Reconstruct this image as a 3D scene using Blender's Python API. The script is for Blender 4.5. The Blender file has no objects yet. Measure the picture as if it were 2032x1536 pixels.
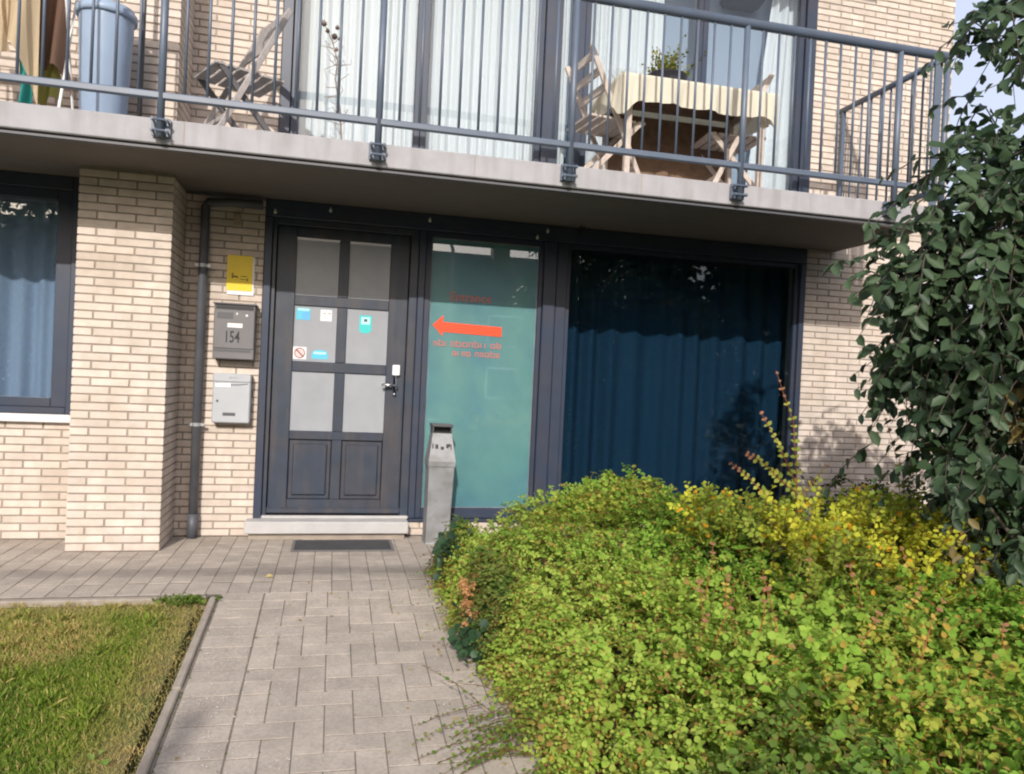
import bpy, math, random
import numpy as np
from mathutils import Vector, Matrix
R = math.radians
rng = np.random.default_rng(7)
random.seed(7)
S = bpy.context.scene
C = S.collection

# ------------------------------------------------------------------ camera
cam_d = bpy.data.cameras.new('camera')
cam_d.sensor_width = 36.0
cam_d.lens = 36.0 * 1511.4 / 2032.0
cam_d.clip_start = 0.05
cam_d.clip_end = 900
cam = bpy.data.objects.new('camera', cam_d)
C.objects.link(cam)
rx, ux, fx = (0.9723096, -0.22918119, 0.04571672), (-0.04205326, 0.02084615, 0.99889787), (0.22988162, 0.97316053, -0.01063109)
CAM = Vector((0.72257, -5.76379, 1.22042))
cam.matrix_world = Matrix(((rx[0], ux[0], -fx[0], CAM.x), (rx[1], ux[1], -fx[1], CAM.y), (rx[2], ux[2], -fx[2], CAM.z), (0, 0, 0, 1)))
S.camera = cam
# ------------------------------------------------------------------ world, sun, exposure
SUN = Vector((0.24, 1.0, -0.56))
w = bpy.data.worlds.new('World')
S.world = w
w.use_nodes = True
nt = w.node_tree
nt.nodes.clear()
sky = nt.nodes.new('ShaderNodeTexSky')
sky.sky_type = 'NISHITA'
sky.sun_disc = False
sky.sun_elevation = R(28.6)
sky.sun_rotation = R(193.5)
sky.air_density = 1.0
sky.dust_density = 5.0
sky.ozone_density = 1.2
bg = nt.nodes.new('ShaderNodeBackground')
bg.inputs['Strength'].default_value = 0.15
wo = nt.nodes.new('ShaderNodeOutputWorld')
# thin even high cloud over the blue
cl_ = nt.nodes.new('ShaderNodeMix')
cl_.data_type = 'RGBA'
cl_.inputs[0].default_value = 0.42
cl_.inputs[7].default_value = (9.3, 9.6, 11.6, 1)
nt.links.new(sky.outputs[0], cl_.inputs[6])
nt.links.new(cl_.outputs[2], bg.inputs[0])
nt.links.new(bg.outputs[0], wo.inputs[0])
sd = bpy.data.lights.new('sun', 'SUN')
sd.energy = 3.75
sd.angle = R(0.6)
sd.color = (1.0, 0.95, 0.885)
so = bpy.data.objects.new('sun', sd)
so.rotation_euler = SUN.to_track_quat('-Z', 'Y').to_euler()
so.location = (-3, -12, 8)
C.objects.link(so)
S.view_settings.view_transform = 'Standard'
S.view_settings.look = 'None'
S.view_settings.gamma = 1.0
S.view_settings.use_curve_mapping = False
S.view_settings.exposure = 0.0
S.render.engine = 'CYCLES'
S.cycles.max_bounces = 8
S.cycles.transparent_max_bounces = 12
S.cycles.filter_width = 2.1

# ------------------------------------------------------------------ materials
MATS = {}
def mat(name, col, rough=0.6, var=0.0, noise=None, bump=0.0, bscale=60.0, metal=0.0, coat=0.0, coat_ior=1.5, objvar=0.0, ior=1.5, spec=0.5, stain=None):
    """principled material; var = brightness mottling, objvar = brightness change per object, noise = (second colour, scale, amount)"""
    m = bpy.data.materials.new(name)
    m.use_nodes = True
    t = m.node_tree
    N, L = t.nodes, t.links
    b = N['Principled BSDF']
    b.inputs['Roughness'].default_value = rough
    b.inputs['Metallic'].default_value = metal
    b.inputs['Coat Weight'].default_value = coat
    b.inputs['Coat IOR'].default_value = coat_ior
    b.inputs['Coat Roughness'].default_value = 0.01
    b.inputs['IOR'].default_value = ior
    b.inputs['Specular IOR Level'].default_value = spec
    tc = N.new('ShaderNodeTexCoord')
    geo = N.new('ShaderNodeNewGeometry')
    cur = N.new('ShaderNodeRGB')
    cur.outputs[0].default_value = (*col, 1)
    out = cur.outputs[0]
    def ntex(scale, detail=5, dist=0.0):
        n = N.new('ShaderNodeTexNoise')
        n.inputs['Scale'].default_value = scale
        n.inputs['Detail'].default_value = detail
        n.inputs['Distortion'].default_value = dist
        L.new(geo.outputs['Position'], n.inputs['Vector'])
        return n
    def mul(o, val_socket):
        mx = N.new('ShaderNodeVectorMath')
        mx.operation = 'MULTIPLY'
        L.new(o, mx.inputs[0])
        L.new(val_socket, mx.inputs[1])
        return mx.outputs[0]
    if noise:
        c2, sc, amt = noise
        n = ntex(sc, 6, 0.4)
        mr = N.new('ShaderNodeMapRange')
        mr.inputs[1].default_value = 0.42
        mr.inputs[2].default_value = 0.62
        mr.inputs[4].default_value = amt
        L.new(n.outputs[0], mr.inputs[0])
        mix = N.new('ShaderNodeMix')
        mix.data_type = 'RGBA'
        L.new(mr.outputs[0], mix.inputs[0])
        L.new(out, mix.inputs[6])
        mix.inputs[7].default_value = (*c2, 1)
        out = mix.outputs[2]
    if var:
        n = ntex(9.0, 8)
        mr = N.new('ShaderNodeMapRange')
        mr.inputs[1].default_value = 0.3
        mr.inputs[2].default_value = 0.7
        mr.inputs[3].default_value = 1 - var
        mr.inputs[4].default_value = 1 + var
        L.new(n.outputs[0], mr.inputs[0])
        out = mul(out, mr.outputs[0])
    if stain:
        # (colour, (sx, sy, sz), amount): soft-edged dirt, on the panes a paler mottling, stretched by the scale
        mp = N.new('ShaderNodeMapping')
        mp.inputs['Scale'].default_value = stain[1]
        L.new(geo.outputs['Position'], mp.inputs[0])
        n = N.new('ShaderNodeTexNoise')
        n.inputs['Scale'].default_value = 1.0
        n.inputs['Detail'].default_value = 7
        L.new(mp.outputs[0], n.inputs['Vector'])
        mr = N.new('ShaderNodeMapRange')
        mr.inputs[1].default_value = 0.48
        mr.inputs[2].default_value = 0.72
        mr.inputs[4].default_value = stain[2]
        L.new(n.outputs[0], mr.inputs[0])
        mix = N.new('ShaderNodeMix')
        mix.data_type = 'RGBA'
        L.new(mr.outputs[0], mix.inputs[0])
        L.new(out, mix.inputs[6])
        mix.inputs[7].default_value = (*stain[0], 1)
        out = mix.outputs[2]
    if objvar:
        oi = N.new('ShaderNodeObjectInfo')
        mr = N.new('ShaderNodeMapRange')
        mr.inputs[3].default_value = 1 - objvar
        mr.inputs[4].default_value = 1 + objvar
        L.new(oi.outputs['Random'], mr.inputs[0])
        out = mul(out, mr.outputs[0])
    L.new(out, b.inputs['Base Color'])
    if bump:
        n = ntex(bscale, 6)
        bp = N.new('ShaderNodeBump')
        bp.inputs['Strength'].default_value = bump
        bp.inputs['Distance'].default_value = 0.004
        L.new(n.outputs[0], bp.inputs['Height'])
        L.new(bp.outputs[0], b.inputs['Normal'])
    MATS[name] = m
    return m

def leaf_mat(name, trans=0.35, rough=0.45, gloss=0.5):
    m = bpy.data.materials.new(name)
    m.use_nodes = True
    t = m.node_tree
    N, L = t.nodes, t.links
    b = N['Principled BSDF']
    b.inputs['Roughness'].default_value = rough
    b.inputs['Specular IOR Level'].default_value = gloss
    at = N.new('ShaderNodeAttribute')
    at.attribute_name = 'col'
    L.new(at.outputs['Color'], b.inputs['Base Color'])
    tr = N.new('ShaderNodeBsdfTranslucent')
    L.new(at.outputs['Color'], tr.inputs['Color'])
    mx = N.new('ShaderNodeMixShader')
    mx.inputs[0].default_value = trans
    out = N['Material Output']
    L.new(b.outputs[0], mx.inputs[1])
    L.new(tr.outputs[0], mx.inputs[2])
    L.new(mx.outputs[0], out.inputs[0])
    MATS[name] = m
    return m

def glass_mat(name, ior=1.9, tint=(0.85, 0.9, 0.92)):
    m = bpy.data.materials.new(name)
    m.use_nodes = True
    t = m.node_tree
    N, L = t.nodes, t.links
    N.remove(N['Principled BSDF'])
    fr = N.new('ShaderNodeFresnel')
    # the pane is a thin box: keep the reflectance of its rear face that of the front face
    ge = N.new('ShaderNodeNewGeometry')
    m1 = N.new('ShaderNodeMath'); m1.operation = 'MULTIPLY_ADD'
    m1.inputs[1].default_value = -2.0; m1.inputs[2].default_value = 1.0
    L.new(ge.outputs['Backfacing'], m1.inputs[0])
    m2 = N.new('ShaderNodeMath'); m2.operation = 'POWER'
    m2.inputs[0].default_value = ior
    L.new(m1.outputs[0], m2.inputs[1])
    L.new(m2.outputs[0], fr.inputs['IOR'])
    tp = N.new('ShaderNodeBsdfTransparent')
    tp.inputs[0].default_value = (*tint, 1)
    gl = N.new('ShaderNodeBsdfGlossy')
    gl.inputs['Roughness'].default_value = 0.005
    mx = N.new('ShaderNodeMixShader')
    L.new(fr.outputs[0], mx.inputs[0])
    L.new(tp.outputs[0], mx.inputs[1])
    L.new(gl.outputs[0], mx.inputs[2])
    L.new(mx.outputs[0], N['Material Output'].inputs[0])
    MATS[name] = m
    return m

def cloth_mat(name, col, trans=0.3):
    m = bpy.data.materials.new(name)
    m.use_nodes = True
    t = m.node_tree
    N, L = t.nodes, t.links
    b = N['Principled BSDF']
    b.inputs['Roughness'].default_value = 0.9
    b.inputs['Specular IOR Level'].default_value = 0.15
    b.inputs['Base Color'].default_value = (*col, 1)
    tr = N.new('ShaderNodeBsdfTranslucent')
    tr.inputs[0].default_value = (*col, 1)
    wv = N.new('ShaderNodeTexNoise')
    wv.inputs['Scale'].default_value = 400
    bp = N.new('ShaderNodeBump')
    bp.inputs['Strength'].default_value = 0.2
    bp.inputs['Distance'].default_value = 0.001
    L.new(wv.outputs[0], bp.inputs['Height'])
    L.new(bp.outputs[0], b.inputs['Normal'])
    mx = N.new('ShaderNodeMixShader')
    mx.inputs[0].default_value = trans
    L.new(b.outputs[0], mx.inputs[1])
    L.new(tr.outputs[0], mx.inputs[2])
    L.new(mx.outputs[0], N['Material Output'].inputs[0])
    MATS[name] = m
    return m

mat('brick', (0.63, 0.542, 0.474), 0.85, var=0.07, noise=((0.55, 0.465, 0.385), 14, 0.6), bump=0.5, bscale=220, objvar=0.09, stain=((0.46, 0.37, 0.29), (2.6, 2.6, 1.4), 0.5))
mat('mortar', (0.325, 0.275, 0.23), 0.95, var=0.12, bump=0.6, bscale=150)
mat('concrete_fascia', (0.37, 0.365, 0.385), 0.8, var=0.06, noise=((0.33, 0.32, 0.335), 6, 0.4), bump=0.3, bscale=80, stain=((0.25, 0.235, 0.23), (9, 9, 1.2), 0.7))
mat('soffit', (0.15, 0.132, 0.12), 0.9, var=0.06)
mat('frame_paint', (0.030, 0.043, 0.075), 0.45, var=0.08, noise=((0.050, 0.048, 0.062), 3, 0.5), bump=0.05, bscale=30)
mat('door_paint', (0.034, 0.046, 0.070), 0.42, var=0.12, noise=((0.058, 0.054, 0.062), 4, 0.5), bump=0.15, bscale=40, stain=((0.085, 0.072, 0.070), (16, 16, 2.0), 0.6))
mat('rail_paint', (0.10, 0.13, 0.18), 0.42, var=0.08, noise=((0.13, 0.145, 0.175), 10, 0.3))
mat('galvanised', (0.30, 0.32, 0.35), 0.45, metal=0.6, var=0.15)
mat('pipe_zinc', (0.085, 0.09, 0.105), 0.5, var=0.12, noise=((0.12, 0.12, 0.13), 5, 0.4))
mat('clip_metal', (0.45, 0.46, 0.47), 0.4, metal=0.5)
mat('step_stone', (0.46, 0.45, 0.445), 0.8, var=0.08, noise=((0.42, 0.41, 0.40), 18, 0.5), bump=0.4, bscale=90)
mat('sill_stone', (0.70, 0.69, 0.68), 0.7, var=0.04)
mat('frosted_pane', (0.33, 0.345, 0.375), 0.3, var=0.06, coat=0.6, coat_ior=1.6, stain=((0.36, 0.37, 0.40), (5, 5, 2.5), 0.6))
mat('teal_film', (0.075, 0.215, 0.26), 0.5, var=0.05, noise=((0.105, 0.27, 0.265), 2.2, 0.8), coat=1.0, coat_ior=2.5, stain=((0.15, 0.33, 0.29), (2.2, 2.2, 0.9), 0.6))
mat('orange_vinyl', (0.85, 0.075, 0.02), 0.5)
mat('faded_vinyl', (0.46, 0.15, 0.135), 0.6)
mat('dark_grey_box', (0.155, 0.15, 0.155), 0.5, var=0.06)
mat('light_grey_box', (0.42, 0.44, 0.47), 0.45, var=0.04)
mat('black', (0.012, 0.012, 0.015), 0.5)
mat('slot_grey', (0.09, 0.09, 0.10), 0.5)
mat('white_paper', (0.80, 0.79, 0.80), 0.6)
mat('yellow_sign', (0.78, 0.57, 0.012), 0.45, var=0.03)
mat('sign_ink', (0.22, 0.13, 0.005), 0.6)
mat('cyan_sticker', (0.10, 0.50, 0.68), 0.5)
mat('blue_sticker', (0.12, 0.42, 0.80), 0.5)
mat('teal_sticker', (0.05, 0.55, 0.55), 0.5)
mat('pale_sticker', (0.45, 0.80, 0.85), 0.5)
mat('pink_sticker', (0.72, 0.55, 0.53), 0.5)
mat('red_ring', (0.32, 0.12, 0.11), 0.5)
mat('chrome', (0.75, 0.75, 0.76), 0.15, metal=1.0)
mat('white_plastic', (0.82, 0.82, 0.83), 0.4)
mat('bin_metal', (0.27, 0.275, 0.285), 0.5, metal=0.25, var=0.12, noise=((0.20, 0.20, 0.19), 12, 0.7), bump=0.2, bscale=50)
mat('rubber_mat', (0.055, 0.055, 0.058), 0.95, var=0.15, bump=1.0, bscale=300)
mat('mat_edge', (0.16, 0.15, 0.145), 0.9)
mat('paver', (0.455, 0.395, 0.335), 0.92, var=0.12, noise=((0.33, 0.285, 0.24), 70, 0.6), bump=1.0, bscale=320, objvar=0.08, stain=((0.30, 0.26, 0.22), (3, 3, 3), 0.45))
mat('paver_sand', (0.17, 0.145, 0.12), 1.0, var=0.2)
mat('kerb', (0.34, 0.295, 0.245), 0.95, var=0.15, noise=((0.24, 0.2, 0.16), 18, 0.6), bump=0.8, bscale=140)
mat('soil', (0.085, 0.062, 0.042), 1.0, var=0.25, bump=1.0, bscale=40)
mat('turf_soil', (0.16, 0.13, 0.05), 1.0, var=0.2, noise=((0.07, 0.10, 0.02), 5, 1.0), bump=0.8, bscale=90)
mat('pebble', (0.55, 0.52, 0.46), 0.9, objvar=0.2)
mat('wood_weathered', (0.40, 0.37, 0.355), 0.8, var=0.15, noise=((0.28, 0.26, 0.25), 30, 0.6))
mat('wood_pale', (0.55, 0.47, 0.41), 0.75, var=0.12, noise=((0.42, 0.36, 0.32), 30, 0.5))
mat('wood_brown', (0.19, 0.115, 0.07), 0.7, var=0.2, noise=((0.12, 0.07, 0.04), 25, 0.6))
mat('wood_grey', (0.12, 0.115, 0.12), 0.75, var=0.12)
mat('trash_plastic', (0.30, 0.385, 0.52), 0.45, var=0.04)
mat('pot_plastic', (0.05, 0.05, 0.065), 0.5)
mat('terracotta', (0.35, 0.15, 0.08), 0.8)
mat('twig', (0.17, 0.075, 0.035), 0.8)
mat('red_twig', (0.30, 0.085, 0.03), 0.7)
mat('dry_twig', (0.24, 0.18, 0.15), 0.9)
mat('bark', (0.075, 0.06, 0.045), 0.95, var=0.2, bump=1.0, bscale=50)
mat('room_paint', (0.32, 0.31, 0.30), 0.9)
mat('room_dark', (0.05, 0.052, 0.058), 0.9)
mat('asphalt', (0.05, 0.05, 0.052), 0.95, var=0.1)
mat('ground_grass', (0.07, 0.085, 0.03), 1.0, var=0.3)
mat('far_wall', (0.10, 0.075, 0.06), 0.9)
mat('far_roof', (0.045, 0.04, 0.045), 0.8)
mat('far_window', (0.03, 0.04, 0.05), 0.1)
mat('lamp_steel', (0.4, 0.4, 0.42), 0.5)
mat('cable', (0.02, 0.02, 0.02), 0.6)
mat('bulb', (0.55, 0.55, 0.52), 0.15)
mat('lampshade', (0.05, 0.045, 0.05), 0.8)
mat('plate', (0.40, 0.33, 0.22), 0.7)
glass_mat('window_glass', 1.5, (0.95, 0.975, 0.985))
glass_mat('window_glass_left', 2.3, (0.92, 0.96, 0.97))
glass_mat('window_glass_dim', 1.6, (0.80, 0.87, 0.90))
cloth_mat('curtain_white', (0.72, 0.745, 0.77), 0.2)
cloth_mat('curtain_blue_dark', (0.017, 0.050, 0.092), 0.15)
cloth_mat('curtain_pale_blue', (0.44, 0.54, 0.74), 0.25)
cloth_mat('dark_room_slate', (0.12, 0.17, 0.25), 0.2)  # darkness of the room put into the colour
cloth_mat('reflection_grey_blue', (0.34, 0.41, 0.52), 0.2)  # reflected sky put into the colour
cloth_mat('table_linen', (0.80, 0.755, 0.62), 0.3)
cloth_mat('beige_cloth', (0.62, 0.50, 0.34), 0.3)
cloth_mat('brown_cloth', (0.16, 0.10, 0.075), 0.2)
cloth_mat('teal_cloth', (0.05, 0.30, 0.28), 0.2)
cloth_mat('olive_cloth', (0.35, 0.33, 0.10), 0.2)
leaf_mat('shrub_leaf', 0.38, 0.7, 0.12)
leaf_mat('tree_leaf', 0.28, 0.5, 0.35)
leaf_mat('grass_blade', 0.35, 0.7, 0.2)

# ------------------------------------------------------------------ mesh helpers
def link(o, parent=None):
    C.objects.link(o)
    if parent is not None:
        o.parent = parent
        o.matrix_parent_inverse = Matrix.Identity(4)
    return o

class MB:
    def __init__(s):
        s.v = []
        s.f = []
    def add(s, vs, fs):
        n = len(s.v)
        s.v += [tuple(v) for v in vs]
        s.f += [tuple(i + n for i in f) for f in fs]
        return s
    def box(s, x0, x1, y0, y1, z0, z1, M=None):
        vs = [Vector(p) for p in ((x0, y0, z0), (x1, y0, z0), (x1, y1, z0), (x0, y1, z0), (x0, y0, z1), (x1, y0, z1), (x1, y1, z1), (x0, y1, z1))]
        if M is not None:
            vs = [M @ v for v in vs]
        return s.add(vs, [(0, 3, 2, 1), (4, 5, 6, 7), (0, 1, 5, 4), (1, 2, 6, 5), (2, 3, 7, 6), (3, 0, 4, 7)])
    def cbox(s, x0, x1, y0, y1, z0, z1, c=0.002, M=None):
        """box with chamfered edges (beveled in all directions)"""
        c = min(c, (x1 - x0) / 2.2, (y1 - y0) / 2.2, (z1 - z0) / 2.2)
        X, Y, Z = (x0, x1), (y0, y1), (z0, z1)
        vs = []
        idx = {}
        for i in (0, 1):
            for j in (0, 1):
                for k in (0, 1):
                    sx, sy, sz = (1 if i == 0 else -1) * c, (1 if j == 0 else -1) * c, (1 if k == 0 else -1) * c
                    idx[i, j, k, 'x'] = len(vs); vs.append(Vector((X[i], Y[j] + sy, Z[k] + sz)))
                    idx[i, j, k, 'y'] = len(vs); vs.append(Vector((X[i] + sx, Y[j], Z[k] + sz)))
                    idx[i, j, k, 'z'] = len(vs); vs.append(Vector((X[i] + sx, Y[j] + sy, Z[k])))
        fs = []
        g = lambda i, j, k, a: idx[i, j, k, a]
        for i in (0, 1):
            q = [g(i, 0, 0, 'x'), g(i, 1, 0, 'x'), g(i, 1, 1, 'x'), g(i, 0, 1, 'x')]
            fs.append(q if i else q[::-1])
            q = [g(0, i, 0, 'y'), g(1, i, 0, 'y'), g(1, i, 1, 'y'), g(0, i, 1, 'y')]
            fs.append(q[::-1] if i else q)
            q = [g(0, 0, i, 'z'), g(1, 0, i, 'z'), g(1, 1, i, 'z'), g(0, 1, i, 'z')]
            fs.append(q if i else q[::-1])
        for a in (0, 1):
            for b in (0, 1):
                fs.append([g(0, a, b, 'y'), g(1, a, b, 'y'), g(1, a, b, 'z'), g(0, a, b, 'z')])
                fs.append([g(a, 0, b, 'x'), g(a, 1, b, 'x'), g(a, 1, b, 'z'), g(a, 0, b, 'z')])
                fs.append([g(a, b, 0, 'x'), g(a, b, 1, 'x'), g(a, b, 1, 'y'), g(a, b, 0, 'y')])
        for k in idx:
            if k[3] == 'x':
                fs.append([idx[k[:3] + ('x',)], idx[k[:3] + ('y',)], idx[k[:3] + ('z',)]])
        if M is not None:
            vs = [M @ v for v in vs]
        return s.add(vs, fs)
    def tube(s, pts, r, n=8, cap=True):
        pts = [Vector(p) for p in pts]
        rs = r if isinstance(r, (list, tuple)) else [r] * len(pts)
        rings = []
        up = None
        for i, p in enumerate(pts):
            d = (pts[min(i + 1, len(pts) - 1)] - pts[max(i - 1, 0)]).normalized()
            if up is None:
                up = d.orthogonal().normalized()
            up = (up - d * up.dot(d)).normalized()
            sd_ = d.cross(up)
            rings.append([p + (up * math.cos(2 * math.pi * k / n) + sd_ * math.sin(2 * math.pi * k / n)) * rs[i] for k in range(n)])
        vs = [v for rg in rings for v in rg]
        fs = []
        for i in range(len(pts) - 1):
            for k in range(n):
                a, b = i * n + k, i * n + (k + 1) % n
                fs.append((a, b, b + n, a + n))
        if cap:
            fs.append(tuple(range(n))[::-1])
            fs.append(tuple((len(pts) - 1) * n + k for k in range(n)))
        return s.add(vs, fs)
    def lathe(s, prof, cx, cy, n=20):
        vs, fs = [], []
        for r_, z in prof:
            vs += [(cx + r_ * math.cos(2 * math.pi * k / n), cy + r_ * math.sin(2 * math.pi * k / n), z) for k in range(n)]
        for i in range(len(prof) - 1):
            for k in range(n):
                a, b = i * n + k, i * n + (k + 1) % n
                fs.append((a, b, b + n, a + n))
        fs.append(tuple(range(n))[::-1])
        fs.append(tuple((len(prof) - 1) * n + k for k in range(n)))
        return s.add(vs, fs)
    def prism(s, poly, y0, y1):
        """polygon in the XZ plane, extruded in Y"""
        n = len(poly)
        vs = [(x, y0, z) for x, z in poly] + [(x, y1, z) for x, z in poly]
        fs = [tuple(range(n)), tuple(range(2 * n - 1, n - 1, -1))] + [(i, i + n, (i + 1) % n + n, (i + 1) % n) for i in range(n)]
        return s.add(vs, fs)
    def mesh(s, name, m):
        me = bpy.data.meshes.new(name)
        me.from_pydata(s.v, [], s.f)
        me.materials.append(MATS[m])
        me.update()
        return me
    def build(s, name, m, parent=None, smooth=False):
        me = s.mesh(name, m)
        if smooth:
            me.polygons.foreach_set('use_smooth', [True] * len(me.polygons))
        o = bpy.data.objects.new(name, me)
        return link(o, parent)

def tag(o, label=None, cat=None, group=None, kind=None):
    if label: o['label'] = label
    if cat: o['category'] = cat
    if group: o['group'] = group
    if kind: o['kind'] = kind
    return o
def empty(name, loc=(0, 0, 0), rz=0.0, parent=None):
    o = bpy.data.objects.new(name, None)
    o.location = loc
    o.rotation_euler = (0, 0, rz)
    o.empty_display_size = 0.1
    return link(o, parent)
def copy_tree(o, parent=None):
    kids = list(o.children)
    c = o.copy()
    C.objects.link(c)
    c.parent = parent
    for ch in kids:
        copy_tree(ch, c)
    return c

def gz(y):
    return 0.0 if y > -1.5 else -0.09 * min(-1.5 - y, 7.5)

# ================================================================== GROUND
def sheet(name, m, x0, x1, ys, dz, kind='structure', nx=1):
    vs, fs = [], []
    for y in ys:
        for i in range(nx + 1):
            vs.append((x0 + (x1 - x0) * i / nx, y, gz(y) + dz))
    for j in range(len(ys) - 1):
        for i in range(nx):
            a = j * (nx + 1) + i
            fs.append((a, a + 1, a + nx + 2, a + nx + 1))
    mb = MB()
    mb.add(vs, fs)
    o = mb.build(name, m)
    tag(o, kind=kind)
    return o
sheet('ground', 'ground_grass', -260, 260, [-300, -9, -1.5, 300], -0.06)
road = sheet('road', 'asphalt', -120, 120, [-17, -11], -0.045)
bed = sheet('soil_bed', 'soil', 1.35, 8.5, [-6.2, -1.5, -0.02], -0.035)
lawn = sheet('lawn', 'turf_soil', -6, 0.10, [-7.0, -1.56], -0.015)

c_, m_ = 0.0527, 0.227     # brick course and stretcher module

def paver_mesh(name, lx, ly):
    g = 0.0024
    return MB().cbox(-lx / 2 + g, lx / 2 - g, -ly / 2 + g, ly / 2 - g, -0.03, 0.0, 0.0014).mesh(name, 'paver')
PV = {}
def paver(parent, x, y, lx, ly):
    k = (round(lx, 3), round(ly, 3))
    if k not in PV:
        PV[k] = paver_mesh('paver', lx, ly)
    o = bpy.data.objects.new('paver', PV[k])
    o.location = (x, y, gz(y) + random.uniform(-0.0007, 0.0009))
    o.rotation_euler = ((math.atan(0.09) if y < -1.5 else 0) + random.uniform(-.003, .003), random.uniform(-.004, .004), random.uniform(-.006, .006))
    return link(o, parent)
# pavement along the house front
pave = sheet('pavement', 'paver_sand', -2.2, 1.95, [-1.5, 0.0], -0.0024)
for i in range(int((1.95 + 2.2) / 0.11)):
    x = -2.2 + 0.11 * (i + 0.5)
    inb = -0.875 < x < -0.325
    top = -0.46 if inb else (-0.09 if x < -0.87 else -0.01)
    y = top
    first = 0.11 if i % 2 else 0.22
    ln = first
    while y - ln > -1.235:
        paver(pave, x, y - ln / 2, 0.11, ln)
        y -= ln
        ln = 0.22
    rem = y + 1.235
    if rem > 0.03:
        paver(pave, x, y - rem / 2, 0.11, rem)
    paver(pave, x + 0.03 * 0, -1.35, 0.11, 0.22)
# driveway in herringbone between a border and the shrubs
path = sheet('path', 'paver_sand', 0.17, 2.0, [-5.6, -1.5], -0.0024)
yy = -1.52
while yy > -3.9:
    paver(path, 0.305, yy, 0.22, 0.11)
    yy -= 0.11
X0, Y0 = 0.418, -1.468
for i in range(-1, 14):
    for j in range(-1, 30):
        k = (i + j) % 4            # j counts away from the house
        if k == 0:
            cells = [(i, j), (i + 1, j)]
        elif k == 2:
            cells = [(i, j), (i, j + 1)]
        else:
            continue
        cells = [(a, b) for a, b in cells if 0 <= a < 10 and 0 <= b < 22]
        if not cells:
            continue
        xs = [a for a, b in cells]; ys_ = [b for a, b in cells]
        xa, xb, ya, yb = min(xs), max(xs) + 1, min(ys_), max(ys_) + 1
        paver(path, X0 + 0.11 * (xa + xb) / 2, Y0 - 0.11 * (ya + yb) / 2, 0.11 * (xb - xa), 0.11 * (yb - ya))
# kerbs (edging stones)
kb = empty('kerb', (0, 0, 0))
tag(kb, kind='structure')
yy = -1.53
while yy > -5.5:
    y1 = yy - 0.98
    M = Matrix.Translation((0.165, (yy + y1) / 2, gz((yy + y1) / 2) + 0.012)) @ Matrix.Rotation(math.atan(0.09), 4, 'X') @ Matrix.Rotation(random.uniform(-.006, .006), 4, 'Z')
    MB().cbox(-0.018, 0.018, -0.485, 0.485, -0.06, 0.0, 0.006, M).build('kerb_stone', 'kerb', kb)
    yy -= 0.985
xx = 0.14
while xx > -3:
    MB().cbox(xx - 0.98, xx - 0.003, -1.548, -1.503, -0.06, 0.006, 0.006).build('kerb_stone', 'kerb', kb)
    xx -= 0.985

# ================================================================== BUILDING
B = empty('apartment_building', (0, 0, 0))
tag(B, 'cream brick apartment block with dark frames, blue entrance door and first floor balcony', 'building')

BM = {}
def brick_mesh(L_, D, mirror=False):
    k = (round(L_, 3), round(D, 3))
    if k not in BM:
        BM[k] = MB().cbox(-L_ / 2, L_ / 2, 0, D, 0.0, c_ - 0.0105, 0.0022).mesh('brick', 'brick')
    return BM[k]
def brick_row_bounds(x0, x1, off):
    """stretcher bond cells between x0 and x1"""
    res = []
    x = x0 - off
    while x < x1 - 0.01:
        a, b = max(x, x0), min(x + m_, x1)
        if b - a > 0.02:
            res.append((a, b))
        x += m_
    return res
def brick_wall(name, x0, x1, z0, z1, yf, phase=0.0, back=0.25, holes=(), zstuff=None, solid_right=False, label=None, thick=0.03):
    wallo = MB().box(x0, x1, yf + 0.006, yf + back, z0, z1).build(name, 'mortar', B)
    if label: wallo['label'] = label
    rows = int(round((z1 - z0) / c_))
    rest = MB()
    for k in range(rows):
        z = z0 + k * c_ + 0.005
        off = phase + (m_ / 2 if k % 2 else 0.0)
        off %= m_
        for a, b in brick_row_bounds(x0, x1, off):
            skip = False
            for hx0, hx1, hz0, hz1 in holes:
                if z + c_ > hz0 + 0.02 and z < hz1 - 0.005 and b > hx0 and a < hx1:
                    if a < hx0 - 0.02: b = hx0
                    elif b > hx1 + 0.02: a = hx1
                    else: skip = True
            if skip or b - a < 0.02:
                continue
            ga = 0.0055 if a > x0 + 1e-6 else 0.0
            gb = 0.0055 if b < x1 - 1e-6 else 0.0
            D = thick
            if solid_right and gb == 0.0:
                D = 0.1
            pr = random.uniform(-0.0012, 0.0012)
            L_ = b - a - ga - gb
            if zstuff is not None and z > zstuff:
                cx = (a + ga + b - gb) / 2
                rest.box(cx - L_ / 2, cx + L_ / 2, yf + pr, yf + D + pr, z, z + c_ - 0.0105)
            else:
                o = bpy.data.objects.new('brick', brick_mesh(L_, D))
                o.location = ((a + ga + b - gb) / 2, yf + pr, z)
                o.rotation_euler = (random.uniform(-.004, .004), 0, random.uniform(-.003, .003))
                link(o, wallo)
    if rest.v:
        tag(rest.build('brick', 'brick', wallo), kind='stuff')
    return wallo
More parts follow.
